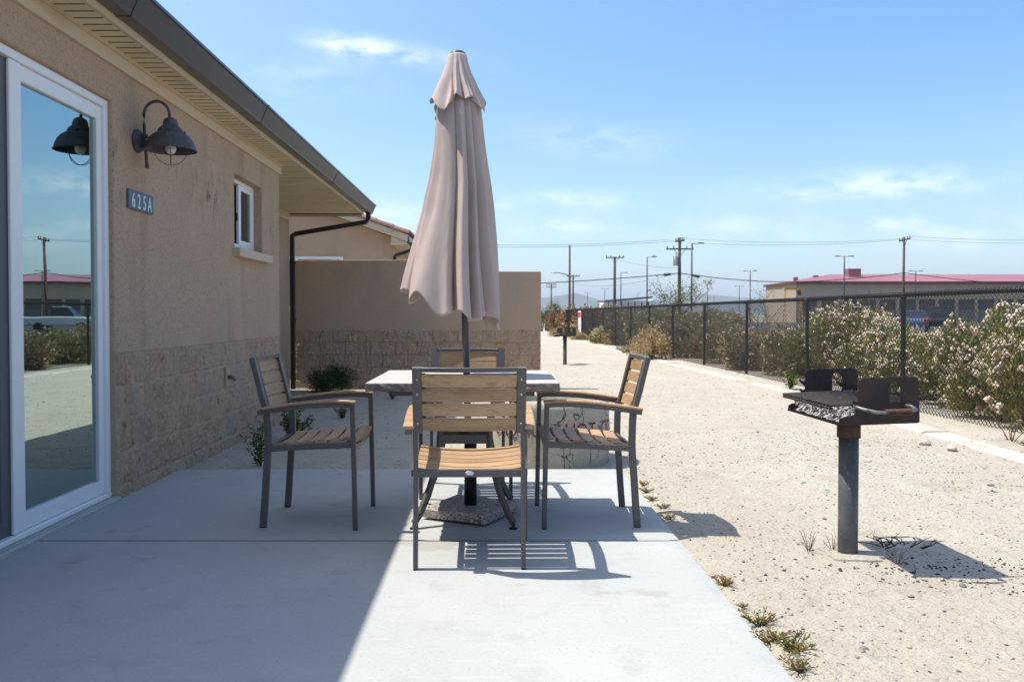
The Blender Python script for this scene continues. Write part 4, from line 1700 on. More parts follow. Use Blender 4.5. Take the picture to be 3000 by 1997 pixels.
fence = empty('chain_link_fence', tuple(fence_pt(8)))
tag(fence, 'black vinyl chain-link fence running back along the right of the yard', 'fence')
FO = fence.location.copy()
FH = 1.455
dirv = Vector((-.02735, 1, 0)).normalized()
nrm = Vector((1, .02735, 0)).normalized()


def link_mesh(length, name='chain_link_mesh'):
    """two families of slanting wires woven into diamonds, knuckled at the top"""
    b_ = MB()
    pitch, h, r_ = .0708, FH + .035, .0034
    tri = [(math.cos(R(90 + 120 * q)) * r_, math.sin(R(90 + 120 * q)) * r_) for q in range(3)]
    n_ = int((length + h) / pitch) + 1
    for fam in (1, -1):
        for i in range(n_):
            s0 = i * pitch - (h if fam == 1 else 0)
            # from (s0, 0) to (s0 + fam*h, h), clipped to 0..length
            a, c = (s0, 0.0), (s0 + h * fam, h)
            pts_ = []
            for (p, z) in (a, c):
                if p < 0:
                    z = (0 - s0) * fam
                    p = 0
                if p > length:
                    z = (length - s0) * fam
                    p = length
                pts_.append((p, clamp(z, 0, h)))
            if abs(pts_[0][1] - pts_[1][1]) < .01:
                continue
            (p0, z0), (p1, z1) = pts_
            b_.sweep([(fam * .0022, p0, z0), (fam * .0022, p1, z1)], tri, (1, 0, 0), False, False)
    return b_.mesh(name, M['vinyl'], False)


lm = link_mesh(SP)
post_me = MB().lathe([(.03, -.25), (.03, FH + .01)], 12).lathe([(.032, FH - .05), (.034, FH - .045), (.034, FH + .005), (.020, FH + .022), (.0001, FH + .026)], 12).mesh('fence_post', M['vinyl'])
rail_me = MB().tube([(0, 0, 0), (0, SP, 0)], .027, 8).mesh('top_rail', M['vinyl'])
tens_me = MB().tube([(0, 0, 0), (0, SP, 0)], .0025, 4).mesh('tension_wire', M['vinyl'])
# coils of tie wire and mesh tips along the rail give it its rope look
tb = MB()
for i in range(int(SP / .0708)):
    yb = (i + .5) * .0708
    tb.tube([(-.030, yb - .03, FH - .03), (-.030, yb - .012, FH + .010), (0, yb, FH + .032), (.030, yb + .012, FH + .010), (.030, yb + .03, FH - .03)], .0065, 4)
tie_me = tb.mesh('rail_coil', M['vinyl'], False)
rf_ = random.Random(2)
ang_f = math.atan2(.02735, 1)
for k in range(-2, 18):
    yk = (k + K0) * SP
    p = fence_pt(yk)
    dz = rf_.uniform(-.02, .02)
    link('fence_post', post_me, fence, p - FO + Vector((0, 0, dz)), (R(rf_.uniform(-.6, .6)), R(rf_.uniform(-.8, .8)), 0))
    if k < 17:
        q = p - FO
        link('top_rail', rail_me, fence, q + Vector((0, 0, FH)), (0, 0, ang_f))
        mo = link('chain_link_mesh', lm, fence, q - nrm * .034 + Vector((0, 0, .0)), (0, 0, ang_f))
        mo['kind'] = 'stuff'
        link('tension_wire', tens_me, fence, q - nrm * .034 + Vector((0, 0, .09)), (0, 0, ang_f))
        if k < 14:
            to = link('rail_coil', tie_me, fence, q, (0, 0, ang_f))
            to['kind'] = 'stuff'

sg = empty('warning_sign', tuple(fence_pt(42.3) - nrm * .06 + Vector((0, 0, 0))), ang_f)
tag(sg, 'white notice board with red heading hung on the far fence', 'sign')
MB().box(-.004, .004, -.55, .55, .30, 1.38).build('panel', M['sign_white'], sg)
MB().box(-.008, -.0045, -.52, .52, 1.04, 1.33).build('red_heading', M['sign_red'], sg)
b = MB()
for i in range(5):
    b.box(-.007, -.0045, -.42, .42, .40 + i * .11, .44 + i * .11)
b.build('print_lines', M['sign_grey'], sg)

# ------------------------------------------------------------------ vegetation
def quads_mesh(name, cen, nrm_, up, ln, wd, mt, mi=None, mats=None):
    """leaf quads (diamonds) from numpy arrays"""
    n_ = len(cen)
    side = np.cross(up, nrm_)
    side /= np.linalg.norm(side, axis=1, keepdims=True) + 1e-9
    v = np.empty((n_, 4, 3), np.float32)
    L_, W_ = ln[:, None], wd[:, None]
    v[:, 0] = cen - up * L_ * .5
    v[:, 1] = cen + side * W_ * .5
    v[:, 2] = cen + up * L_ * .5
    v[:, 3] = cen - side * W_ * .5
    me_ = bpy.data.meshes.new(name)
    me_.vertices.add(n_ * 4)
    me_.vertices.foreach_set('co', v.reshape(-1))
    me_.loops.add(n_ * 4)
    me_.loops.foreach_set('vertex_index', np.arange(n_ * 4, dtype=np.int32))
    me_.polygons.add(n_)
    me_.polygons.foreach_set('loop_start', np.arange(0, n_ * 4, 4, dtype=np.int32))
    me_.polygons.foreach_set('loop_total', np.full(n_, 4, np.int32))
    for q in (mats or [mt]):
        me_.materials.append(q)
    if mi is not None:
        me_.polygons.foreach_set('material_index', mi.astype(np.int32))
    me_.update(calc_edges=True)
    return me_


def unit(a):
    return a / (np.linalg.norm(a, axis=1, keepdims=True) + 1e-9)


def shrub_meshes(seed, n_, ln, wd, leafmats, probs, flowers=0, flower_mat=None, spread=1.0, stems=30, fr=(.016, .034)):
    """a unit shrub: about 1 m radius, 1 m high, sitting on z = 0"""
    g = np.random.default_rng(seed)
    # lumps: several overlapping mounds give an uneven outline
    nl = 18
    lc = np.stack([g.uniform(-.62, .62, nl), g.uniform(-.62, .62, nl), g.uniform(.10, .66, nl)], 1)
    lc[:, 2] *= 1.05 - .5 * (lc[:, 0] ** 2 + lc[:, 1] ** 2)
    lr = g.uniform(.24, .42, nl)
    idx = g.integers(0, nl, n_)
    d = unit(g.normal(size=(n_, 3)))
    rr = g.uniform(0, 1, n_) ** .42
    cen = lc[idx] + d * (lr[idx] * rr)[:, None]
    cen[:, 2] = np.abs(cen[:, 2])
    # stray sprigs
    ns = n_ // 14
    si = g.integers(0, n_, ns)
    cen[si] += d[si] * g.uniform(.02, .16, ns)[:, None] + np.array([0, 0, .05])
    up = unit(d * .7 + np.array([0, 0, .7]) + g.normal(size=(n_, 3)) * .55)
    nr = unit(np.cross(up, g.normal(size=(n_, 3))))
    mi = g.choice(len(leafmats), n_, p=probs)
    fol = quads_mesh('foliage', cen, nr, up, ln * g.uniform(.6, 1.5, n_), wd * g.uniform(.6, 1.5, n_), None, mi, leafmats)
    fl = None
    if flowers:
        idx = g.integers(0, nl, flowers)
        d = unit(g.normal(size=(flowers, 3)) + np.array([0, 0, .45]))
        c = lc[idx] + d * (lr[idx] * g.uniform(.88, 1.10, flowers))[:, None]
        c[:, 2] = np.abs(c[:, 2])
        b_ = MB()
        for q in range(flowers):
            # one flower head: a little ragged cluster
            kk = int(g.integers(2, 5))
            for _ in range(kk):
                cc = Vector(c[q]) + Vector(g.normal(size=3)) * .014
                r0 = g.uniform(*fr) * .62
                vv = [Vector(x) * float(r0 * g.uniform(.7, 1.3)) for x in [(1, 0, 0), (-1, 0, 0), (0, 1, 0), (0, -1, 0), (0, 0, .8), (0, 0, -.8)]]
                b_.add([cc + x for x in vv], [(0, 2, 4), (2, 1, 4), (1, 3, 4), (3, 0, 4), (2, 0, 5), (1, 2, 5), (3, 1, 5), (0, 3, 5)])
        fl = b_.mesh('flower_heads', flower_mat, False)
    b_ = MB()
    for _ in range(stems):
        a = g.uniform(0, 6.28)
        r0 = g.uniform(.2, .75)
        h = g.uniform(.4, .85)
        b_.tube([(0.06 * math.cos(a), .06 * math.sin(a), -.03), (r0 * .45 * math.cos(a), r0 * .45 * math.sin(a), h * .55), (r0 * math.cos(a + .2), r0 * math.sin(a + .2), h)], .009, 4, scale=[1, .7, .3])
    st = b_.mesh('stems', M['twig'], False)
    return fol, fl, st


SH = {
    'green': shrub_meshes(1, 21000, .075, .022, [M['leaf_green'], M['leaf_olive'], M['leaf_weed']], [.5, .36, .14], 1250, M['flower'], fr=(.022, .044)),
    'green2': shrub_meshes(2, 21000, .075, .022, [M['leaf_green'], M['leaf_olive'], M['leaf_brown']], [.44, .44, .12], 1150, M['flower'], fr=(.022, .044)),
    'olive': shrub_meshes(3, 13000, .08, .022, [M['leaf_olive'], M['leaf_green'], M['leaf_grey']], [.5, .25, .25], 300, M['flower'], fr=(.02, .038)),
    'grey': shrub_meshes(4, 11000, .08, .024, [M['leaf_grey'], M['leaf_brown'], M['leaf_olive']], [.6, .2, .2], 120, M['flower'], fr=(.02, .036)),
    'dry': shrub_meshes(5, 5200, .085, .045, [M['leaf_dry'], M['leaf_brown'], M['leaf_olive']], [.74, .12, .14], 0, None, stems=60),
    'brown': shrub_meshes(6, 6000, .08, .04, [M['leaf_brown'], M['leaf_dry']], [.75, .25], 0, None, stems=60),
    'dark': shrub_meshes(7, 9000, .06, .02, [M['leaf_dark'], M['leaf_weed']], [.8, .2], 0, None),
}


def shrub(kind, x, y, rad_, h, label, group, rz=None, z=None, cat='shrub', name='shrub'):
    fol, fl, st = SH[kind]
    e = empty(name, (x, y, gz(x, y) if z is None else z), rnd.uniform(0, 6) if rz is None else rz)
    e.scale = (rad_, rad_, h)
    tag(e, label, cat, group)
    link('foliage', fol, e)
    if fl:
        link('flower_heads', fl, e)['kind'] = 'stuff'
    link('stems', st, e)
    return e


GRP = 'shrubs growing beyond the fence'
for args in [
    ('green', 6.35, 7.0, 1.05, 1.30, 'flowering green shrub beyond the fence, nearest to the viewer'),
    ('green2', 6.45, 8.9, 1.15, 1.5, 'tall white-flowered green shrub just right of the nearest fence post'),
    ('green', 6.50, 10.7, .85, 1.40, 'white-flowered shrub behind the nearest fence post'),
    ('green2', 6.15, 9.55, .85, 1.12, 'low white-flowered shrub pressed against the fence at right'),
    ('green', 6.15, 11.7, .85, .98, 'low flowering shrub behind the near grill plate'),
    ('green', 6.35, 13.4, .9, 1.18, 'leafy flowered shrub filling the fence bay above the near grill'),
    ('olive', 6.50, 12.5, 1.0, 1.0, 'olive shrub with a pale flowered crown above the near grill'),
    ('green2', 6.35, 14.5, 1.10, 1.48, 'flower-topped olive shrub between the second and nearest fence posts'),
    ('olive', 6.20, 16.2, 1.05, 1.10, 'olive brown shrub behind the second fence post'),
    ('grey', 6.10, 18.3, 1.10, 1.02, 'greyish dry shrub behind the third fence post'),
    ('olive', 6.1, 20.6, 1.05, .92, 'low olive shrub beyond the fourth fence bay'),
    ('grey', 6.0, 23.0, 1.15, 1.15, 'pale dry shrub showing above the big bleached bush'),
    ('grey', 5.8, 26.0, 1.2, 1.20, 'tall greyish shrub beyond the fence near the leafy sapling'),
    ('olive', 5.75, 29.5, 1.2, 1.10, 'olive shrub beyond the fence past the bleached bush'),
    ('grey', 5.6, 33.0, 1.3, 1.15, 'grey shrub beyond the fence behind the small green bush'),
    ('grey', 5.5, 37.5, 1.4, 1.15, 'grey dry shrub beyond the fence right of the notice board'),
    ('olive', 11.2, 60.0, 2.4, 1.9, 'distant olive thicket below the dark canopy'),
    ('grey', 13.6, 62.0, 2.4, 1.8, 'distant grey thicket below the transformer pole'),
    ('olive', 16.3, 62.0, 2.5, 1.7, 'distant olive thicket left of the red-roofed building'),
    ('grey', 8.6, 62.0, 2.2, 1.9, 'distant grey thicket below the single-crossarm pole'),
    ('brown', 5.3, 43.0, 1.5, 1.60, 'heap of dry tan brush rising over the far fence'),
    ('brown', 5.0, 49.0, 1.6, 1.75, 'dry brush topping the fence at the brown street pole'),
    ('grey', 6.6, 46.0, 1.9, 1.75, 'grey brush mound above the far fence, right of the tan brush'),
]:
    shrub(*args, GRP)
GRF = 'bushes on the yard side of the fence'
shrub('dry', 4.18, 22.5, .62, .92, 'large bleached dry bush standing against the yard side of the fence', GRF)
shrub('green2', 4.36, 34.6, .42, .74, 'small dark green bush at the kerb beside the far fence', GRF)
shrub('brown', 3.55, 49.5, .55, 1.55, 'brown withered bush at the far end of the fence', GRF)
shrub('dry', 3.45, 45.5, .55, .55, 'low straw-coloured bush behind the distant grill', GRF)
shrub('dry', 4.0, 39.5, .5, .45, 'sparse dried weeds under the notice board', GRF)
shrub('dark', -2.55, 12.75, .46, .50, 'dark leafy bush in the shaded corner of the garden wall', 'plants along the house', cat='bush', name='bush')


# herbs with upright stems and leaves
def herb_mesh(seed, stems, h, spread, ln, wd, leafmats, probs, per=16, droop=.15, stem='leaf_weed'):
    g = np.random.default_rng(seed)
    b_ = MB()
    cen, ups, nrs = [], [], []
    for s in range(stems):
        a = g.uniform(0, 6.28)
        r1 = spread * g.uniform(.2, 1)
        hh = h * g.uniform(.55, 1.0)
        p0 = np.array([.1 * r1 * math.cos(a), .1 * r1 * math.sin(a), -.01])
        p1 = np.array([r1 * math.cos(a), r1 * math.sin(a), hh])
        pm = (p0 + p1) / 2 + np.array([0, 0, droop * hh])
        pts = [tuple((1 - t) ** 2 * p0 + 2 * t * (1 - t) * pm + t * t * p1) for t in lin(0, 1, 6)]
        b_.tube(pts, .0035, 4, scale=lin(1, .4, 6))
        for q in range(per):
            t = g.uniform(.12, 1)
            c = (1 - t) ** 2 * p0 + 2 * t * (1 - t) * pm + t * t * p1
            an = g.uniform(0, 6.28)
            d = np.array([math.cos(an), math.sin(an), g.uniform(.1, 1.1)])
            d /= np.linalg.norm(d)
            cen.append(c + d * ln * .5)
            ups.append(d)
            nrs.append(np.cross(d, g.normal(size=3)))
    cen, ups, nrs = np.array(cen), np.array(ups), unit(np.array(nrs))
    n_ = len(cen)
    mi = g.choice(len(leafmats), n_, p=probs)
    fol = quads_mesh('leaves', cen, nrs, ups, ln * g.uniform(.6, 1.3, n_), wd * g.uniform(.6, 1.3, n_), None, mi, leafmats)
    return fol, b_.mesh('stems', M[stem], False)


def herb(name, meshes, p, scl, label, cat, group=None):
    e = empty(name, tuple(p), rnd.uniform(0, 6))
    e.scale = (scl, scl, scl)
    tag(e, label, cat, group)
    link('leaves', meshes[0], e)
    link('stems', meshes[1], e)
    return e


tall = herb_mesh(11, 9, .36, .14, .055, .011, [M['leaf_weed'], M['leaf_dark']], [.7, .3], 26)
bushy = herb_mesh(12, 22, .30, .20, .035, .017, [M['leaf_weed'], M['leaf_dark'], M['leaf_olive']], [.6, .3, .1], 30)
low = herb_mesh(13, 20, .055, .12, .030, .008, [M['leaf_red'], M['leaf_weed'], M['leaf_dry']], [.66, .12, .22], 9, .3)
lowg = herb_mesh(14, 22, .06, .13, .030, .009, [M['leaf_weed'], M['leaf_red'], M['leaf_dry']], [.42, .36, .22], 10, .3)
dried = herb_mesh(15, 7, .16, .16, .03, .006, [M['leaf_dry'], M['leaf_brown']], [.5, .5], 5, .2, 'twig')
GH = 'plants along the house'
herb('weed', tall, G(765, 1368, -.035), 1.0, 'tall thin-leaved weed at the patio edge behind the left armchair', 'weed', GH)
herb('weed', bushy, G(855, 1292, -.05), 1.0, 'bushy green weed between the legs of the left armchair', 'weed', GH)
herb('weed', bushy, G(1003, 1226, -.06), .55, 'small green sprig on the shaded dirt under the table edge', 'weed', GH)
herb('weed', bushy, G(1150, 1166, -.08), .8, 'yellow-green weed left of the table near the garden wall', 'weed', GH)
herb('weed', tall, G(905, 1300, -.05), .55, 'little weed right of the bushy one behind the left chair', 'weed', GH)
GW = 'weeds along the patio edge'
wd_ = [(1884, 1420, 'low', .75, 'green-brown weed tuft topmost along the patio edge'), (1893, 1441, 'low', .8, 'reddish weed tuft second from the top of the patio edge'), (1908, 1464, 'low', .7, 'rusty weed tuft third down the patio edge'),
       (1944, 1489, 'lowg', .7, 'green weed tuft right above the right chair shadow'), (1955, 1520, 'low', .8, 'red weed tuft at the patio corner of the chair shadow'),
       (2122, 1712, 'low', .95, 'lone red-green weed halfway down the patio edge'), (2155, 1778, 'lowg', .4, 'tiny green sprout on the patio edge'), (2225, 1828, 'low', 1.15, 'rusty succulent patch low on the patio edge'),
       (2262, 1880, 'low', 1.1, 'straggling red weed below the rusty patch'), (2320, 1905, 'lowg', 1.2, 'green and red weed mat at the bottom of the patio edge'), (2340, 1960, 'lowg', .9, 'lowest green weed tuft by the patio edge')]
for (px, py, kd, s_, lab) in wd_:
    p = G(px, py, -.03)
    p.x = max(p.x, PX1 + .05)
    herb('weed', {'low': low, 'lowg': lowg}[kd], p, s_ * .62, lab, 'weed', GW)
for (px, py, s_, lab) in [(2370, 1612, .62, 'dried reddish stalks left of the near grill post'), (2440, 1612, .5, 'thin dry stalk at the foot of the near grill post'), (2630, 1650, .5, 'straw-coloured dry weed in the grill shadow')]:
    herb('dry_weed', dried, G(px, py, -.03), s_, lab, 'weed', 'dry weeds round the grill post')
herb('weed', bushy, (4.75, 13.4, -.1), 1.15, 'green weed growing at the foot of the third fence post', 'weed', 'weeds under the fence')
herb('weed', lowg, (4.15, 26.0, -.1), 3.2, 'green grass patch left of the bleached dry bush', 'weed', 'weeds under the fence')
herb('weed', lowg, (4.72, 7.2, -.1), 1.5, 'yellow-green weed on the dirt at the right fence foot', 'weed', 'weeds under the fence')
herb('weed', dried, (4.9, 7.9, -.1), 1.6, 'dark dried clump against the bottom of the near fence', 'weed', 'weeds under the fence')
# fallen charred branch by the grill
b = MB()
r_ = random.Random(9)
p0 = G(2640, 1600, -.015)
for i in range(16):
    a = r_.uniform(-.5, 3.6)
    ln_ = r_.uniform(.05, .19)
    q0 = p0 + Vector((r_.uniform(-.10, .10), r_.uniform(-.05, .05), 0))
    b.tube([q0, q0 + Vector((math.cos(a) * ln_ * .35, math.sin(a) * ln_ * .3, .018)), q0 + Vector((math.cos(a + .5) * ln_ * .65, math.sin(a + .5) * ln_ * .4, .03)), q0 + Vector((math.cos(a + .1) * ln_, math.sin(a + .2) * ln_ * .5, r_.uniform(0, .07)))], .0032, 5, scale=[1, .8, .6, .3])
o = b.build('fallen_branch', M['twig_dark'])
tag(o, 'charred tangle of twigs on the ground right of the grill post', 'branch')

# ------------------------------------------------------------------ trees and saplings
def sapling(name, base, h, spread, seed, leaf, label, nleaf, lsize, group='saplings beyond the fence', trunk=.03):
    g = random.Random(seed)
    e = empty(name, tuple(base))
    tag(e, label, 'tree', group)
    b_ = MB()
    tips = []

    def grow(p, d, ln_, r0, lev):
        n_ = 5
        pts = [Vector(p)]
        dd = Vector(d).normalized()
        for i in range(n_):
            dd = (dd + Vector((g.uniform(-.22, .22), g.uniform(-.22, .22), g.uniform(-.02, .14)))).normalized()
            pts.append(pts[-1] + dd * ln_ / n_)
        b_.tube(pts, r0, 5, scale=lin(1, .5, n_ + 1))
        for i in range(2, n_ + 1):
            if lev >= 1:
                tips.append(pts[i])
        if lev < 3:
            for _ in range(4 if lev == 0 else 3):
                q = pts[g.randint(1, n_)]
                a = g.uniform(0, 6.28)
                nd = (dd * .7 + Vector((math.cos(a) * spread, math.sin(a) * spread, g.uniform(.1, .6)))).normalized()
                grow(q, nd, ln_ * g.uniform(.45, .7), r0 * .5, lev + 1)
    for _ in range(3):
        a = g.uniform(0, 6.28)
        grow((0, 0, -.05), (math.cos(a) * .3 * spread, math.sin(a) * .3 * spread, 1), h * .55, trunk, 0)
    zmax = max(t.z for t in tips)
    f = h / zmax
    b_.xform(Matrix.Diagonal((f, f, f, 1)))
    tips = [t * f for t in tips]
    b_.build('trunk', M['twig'], e, False)
    gg = np.random.default_rng(seed)
    T = np.array([tuple(t) for t in tips])
    ii = gg.integers(0, len(T), nleaf)
    cen = T[ii] + gg.normal(size=(nleaf, 3)) * lsize * 1.1
    up = unit(gg.normal(size=(nleaf, 3)) + np.array([0, 0, -.2]))
    nr = unit(np.cross(up, gg.normal(size=(nleaf, 3))))
    link('crown', quads_mesh('crown', cen, nr, up, lsize * gg.uniform(.7, 1.4, nleaf), lsize * .42 * gg.uniform(.7, 1.3, nleaf), leaf), e)
    return e


def gp_(px, Y, z=-.12):
    p = P(px, 921, Y)
    return Vector((p.x, Y, z))


sapling('sapling', gp_(1975, 30), 2.72, .75, 21, M['leaf_weed'], 'leafy sapling standing in front of the tall crossarm power pole', 1500, .075)
sapling('sapling', gp_(2065, 34), 2.1, .6, 22, M['leaf_weed'], 'thin sapling right of the tall crossarm power pole', 240, .07)
sapling('sapling', gp_(2225, 32), 2.3, .9, 23, M['leaf_weed'], 'spindly sapling at the left end of the red-roofed building', 380, .065)
sapling('sapling', gp_(2545, 34), 2.4, .5, 24, M['leaf_olive'], 'bare thin stems in front of the red-roofed building wall', 60, .07)
sapling('tree', gp_(1622, 150, -.3), 3.6, .7, 25, M['leaf_weed'], 'small round distant tree below the double-crossarm pole', 700, .3, trunk=.08)
sapling('sapling', gp_(1588, 60, -.3), 2.0, .25, 26, M['leaf_weed'], 'bright green sapling just past the end of the garden wall', 800, .10)

# ------------------------------------------------------------------ poles, wires
ZG = -.2


def pole_top(px, py, Y):
    return P(px, py, Y)


def upole(px, py, Y, r0, mt, label, arms=(), extra=None, lean=0.0):
    t = pole_top(px, py, Y)
    e = empty('utility_pole', (t.x, Y, ZG))
    tag(e, label, 'utility pole', 'wooden utility poles in the distance')
    h = t.z - ZG
    MB().tube([(0, 0, -.3), (-lean * h * .5, 0, h * .5), (0, 0, h)], r0, 10, scale=[1.25, 1.1, .9]).build('pole_shaft', mt, e)
    for (zd_, half, ang_, roll) in arms:
        d_ = Vector((math.cos(ang_) * half, math.sin(ang_) * half, half * roll))
        c_ = Vector((0, -r0 * 1.1, h - zd_))
        am = MB().bar([c_ - d_, c_ + d_], .11, .14).build('crossarm', mt, e)
        b_ = MB()
        for q in (-.92, -.45, .5, .92):
            b_.lathe([(.05, 0), (.06, .10), (.035, .12), (.07, .16), (.03, .26), (.0001, .27)], 8, tuple(c_ + d_ * q + Vector((0, 0, .06))))
        b_.build('insulator', M['pole_metal'], am)
        b_ = MB()
        for q in (-.45, .45):
            b_.bar([c_ + d_ * q, c_ + Vector((0, 0, -.75))], .03, .04)
        b_.build('brace', mt, am)
    return e, h


pA, hA = upole(1991, 696, 85, .16, M['grey_wood'], 'tallest wooden power pole with transformer and two crossarms', [(.35, 1.3, R(58), .12), (1.17, 1.38, 0, 0)])
b = MB().lathe([(.0001, 0), (.24, 0), (.26, .05), (.26, .95), (.20, 1.05), (.0001, 1.08)], 14, (-.45, -.1, hA - 2.85))
b.lathe([(.05, 1.05), (.07, 1.2), (.04, 1.45)], 8, (-.38, -.1, hA - 2.85))
b.build('transformer', M['ceramic'], pA)
upole(1801, 752, 111, .17, M['grey_wood'], 'wooden power pole with single crossarm above the dark canopy', [(.12, 1.2, 0, 0)])
pC, hC = upole(1669, 718, 110, .13, M['brown_wood'], 'plain brown street pole with a lamp arm, left of the others')
b = MB().tube([(0, 0, hC - 4.1), (-.6, -.1, hC - 3.8), (-1.5, -.2, hC - 3.62), (-1.9, -.25, hC - 3.62)], .05, 8)
b.build('lamp_arm', M['pole_metal'], pC)
b = MB().lathe([(.0001, -.06), (.12, -.05), (.15, .03), (.07, .09), (.0001, .1)], 12)
b.xform(Matrix.Translation((-2.15, -.27, hC - 3.63)) @ Matrix.Diagonal((2.2, 1, 1, 1)))
b.build('lamp_head', M['ceramic'], pC)
upole(1679, 805, 155, .16, M['grey_wood'], 'far power pole close behind the plain brown pole', [(.25, 1.2, 0, 0)])
upole(1615, 830, 196, .15, M['grey_wood'], 'double-crossarm power pole just past the garden wall end', [(.25, 1.2, 0, 0), (.85, 1.2, 0, 0)])
upole(2649, 694, 100, .135, M['brown_wood'], 'tall power pole standing before the red-roofed building', [(.35, .95, R(25), .22)], lean=.006)


def light_pole(px, py, Y, label, two=False, small=False, arm=.62):
    t = pole_top(px, py, Y)
    e = empty('light_pole', (t.x, Y, ZG))
    tag(e, label, 'light pole', 'parking lot light poles')
    h = t.z - ZG
    MB().tube([(0, 0, -.2), (0, 0, h)], .085, 8, scale=[1.15, .8]).build('pole_shaft', M['pole_metal'], e)
    for s in ((-1, 1) if two else (1,)):
        MB().tube([(0, 0, h - .08), (s * arm, 0, h - .02)], .03, 6).build('arm', M['pole_metal'], e)
        b_ = MB().cbox(-.28, .28, -.13, .13, -.05, .05, .02)
        b_.xform(Matrix.Translation((s * (arm + .22), 0, h - .01)))
        b_.build('lamp_head', M['pole_metal'], e)
    return e, h


la, lh1 = light_pole(1896, 752, 100, 'light pole with a gull, right of the dark canopy')
light_pole(2027, 712, 80, 'tall light pole just right of the transformer pole')
light_pole(1819, 798, 140, 'slim light pole beside the single-crossarm pole')
ld, lh2 = light_pole(2198, 793, 135, 'twin-arm light pole with a gull left of the red-roofed building', True)
light_pole(2073, 831, 190, 'single far light pole above the leafy saplings', arm=.3)
light_pole(2166, 837, 205, 'short twin-arm light pole left of the gull pole', True)
light_pole(1772, 845, 225, 'twin-arm light pole above the left end of the canopy', True)
light_pole(1722, 857, 270, 'tiny twin-arm light pole before the far hill', True)
light_pole(1869, 859, 280, 'tiny far light pole above the canopy roof', arm=.2)
light_pole(1633, 877, 390, 'most distant light pole near the small round tree', True)
light_pole(2474, 750, 100, 'twin-arm light pole in front of the roof vent', True)
light_pole(2683, 793, 132, 'twin-arm light pole right of the brown power pole', True)


def gull(loc, label):
    e = empty('gull', loc)
    tag(e, label, 'bird', 'gulls perched on light poles')
    b_ = MB()
    prof_ = [(-.22, .015, .02), (-.14, .05, .03), (0, .085, .05), (.12, .075, .09), (.17, .045, .16), (.20, .045, .22), (.25, .03, .235), (.30, .008, .225)]
    vs_, fs_ = [], []
    for (x, r0, z) in prof_:
        for j in range(10):
            a = 2 * math.pi * j / 10
            vs_.append((x, r0 * math.cos(a), z + .08 + r0 * math.sin(a)))
    for i in range(len(prof_) - 1):
        for j in range(10):
            fs_.append((i * 10 + j, i * 10 + (j + 1) % 10, (i + 1) * 10 + (j + 1) % 10, (i + 1) * 10 + j))
    b_.add(vs_, fs_, True)
    for s in (-1, 1):
        b_.tube([(.02, s * .03, .06), (.02, s * .03, -.0)], .008, 5)
    b_.build('body', M['gull'], e)
    for s in (-1, 1):
        MB().add([(.12, s * .08, .16), (-.05, s * .095, .17), (-.28, s * .03, .11), (-.05, s * .085, .10), (.12, s * .082, .15)], [(0, 1, 2, 3, 4)]).build('wing', M['gull_grey'], e, False)


gull((la.location.x + .62 + .22, 100, ZG + lh1 + .045), 'gull perched on the lamp right of the dark canopy')
gull((ld.location.x + .62 + .22, 135, ZG + lh2 + .045), 'gull perched on the twin-arm light pole')


def wire(name, pts_, r0, label, cat='cable', sag=True, n=26):
    """points given as (px, py, Y); hung between them with sag through linear interpolation of many measured points"""
    w_ = [P(*p) for p in pts_]
    b_ = MB()
    out_ = []
    for a, c in zip(w_, w_[1:]):
        for i in range(n):
            t = i / n
            q = a.lerp(c, t)
            q.z -= 4 * t * (1 - t) * (a - c).length * .012 * (1 if sag else 0)
            out_.append(q)
    out_.append(w_[-1])
    b_.tube(out_, r0, 5, caps=False)
    o_ = b_.build(name, M['cable'], None, False)
    tag(o_, label, cat, 'overhead wires')
    return o_


wire('overhead_cable', [(1200, 838, 83), (1991, 800, 84.8), (2320, 826, 95), (2649, 799, 99.8), (3200, 842, 110)], .045, 'thick black telephone cable strung between the two tall power poles')
for (x0, x1, lab) in [(1943, 1965, 'black cable splice case left of the transformer pole'), (2028, 2050, 'black cable splice case right of the transformer pole')]:
    yv = 804 if x0 < 1990 else 808
    a, c = P(x0, yv + (1 if x0 < 1990 else -2), 84.5), P(x1, yv + (-1 if x0 < 1990 else 3), 84.5)
    o = MB().tube([a, a.lerp(c, .06), a.lerp(c, .94), c], .13, 10, scale=[.6, 1, 1, .6]).build('cable_splice', M['cable'])
    tag(o, lab, 'cable splice', 'splice cases on the cable')
for (pts_, lab) in [([(1200, 712, 70), (1960, 702, 84.9)], 'upper thin power line left of the transformer pole'), ([(1200, 719, 70), (1975, 706, 84.9)], 'lower thin power line left of the transformer pole'),
                    ([(2010, 700, 85), (2640, 699, 100)], 'thin power line between the tall poles, upper strand'), ([(2015, 712, 85), (2640, 702, 100)], 'thin power line between the tall poles, lower strand'),
                    ([(2660, 692, 100), (3300, 690, 120)], 'upper thin power line leaving to the right'), ([(2640, 700, 100), (3300, 700, 120)], 'lower thin power line leaving to the right'),
                    ([(1801, 756, 111), (1985, 785, 85)], 'thin drop wire sloping down to the transformer pole'), ([(1679, 830, 155), (1985, 800, 85)], 'slack drop wire behind the dark canopy')]:
    wire('power_line', pts_, .014, lab)

# ------------------------------------------------------------------ red-roofed building
BY = 140.0
rb = empty('long_building', (51, BY, ZG))
tag(rb, 'long tan building with a dusty red metal roof behind the fence', 'building')
BMx = Matrix.Translation((-51, -BY, -ZG))


def bb2(b_, name, mt, parent=None):
    b_.xform(BMx)
    return b_.build(name, mt, parent or rb)


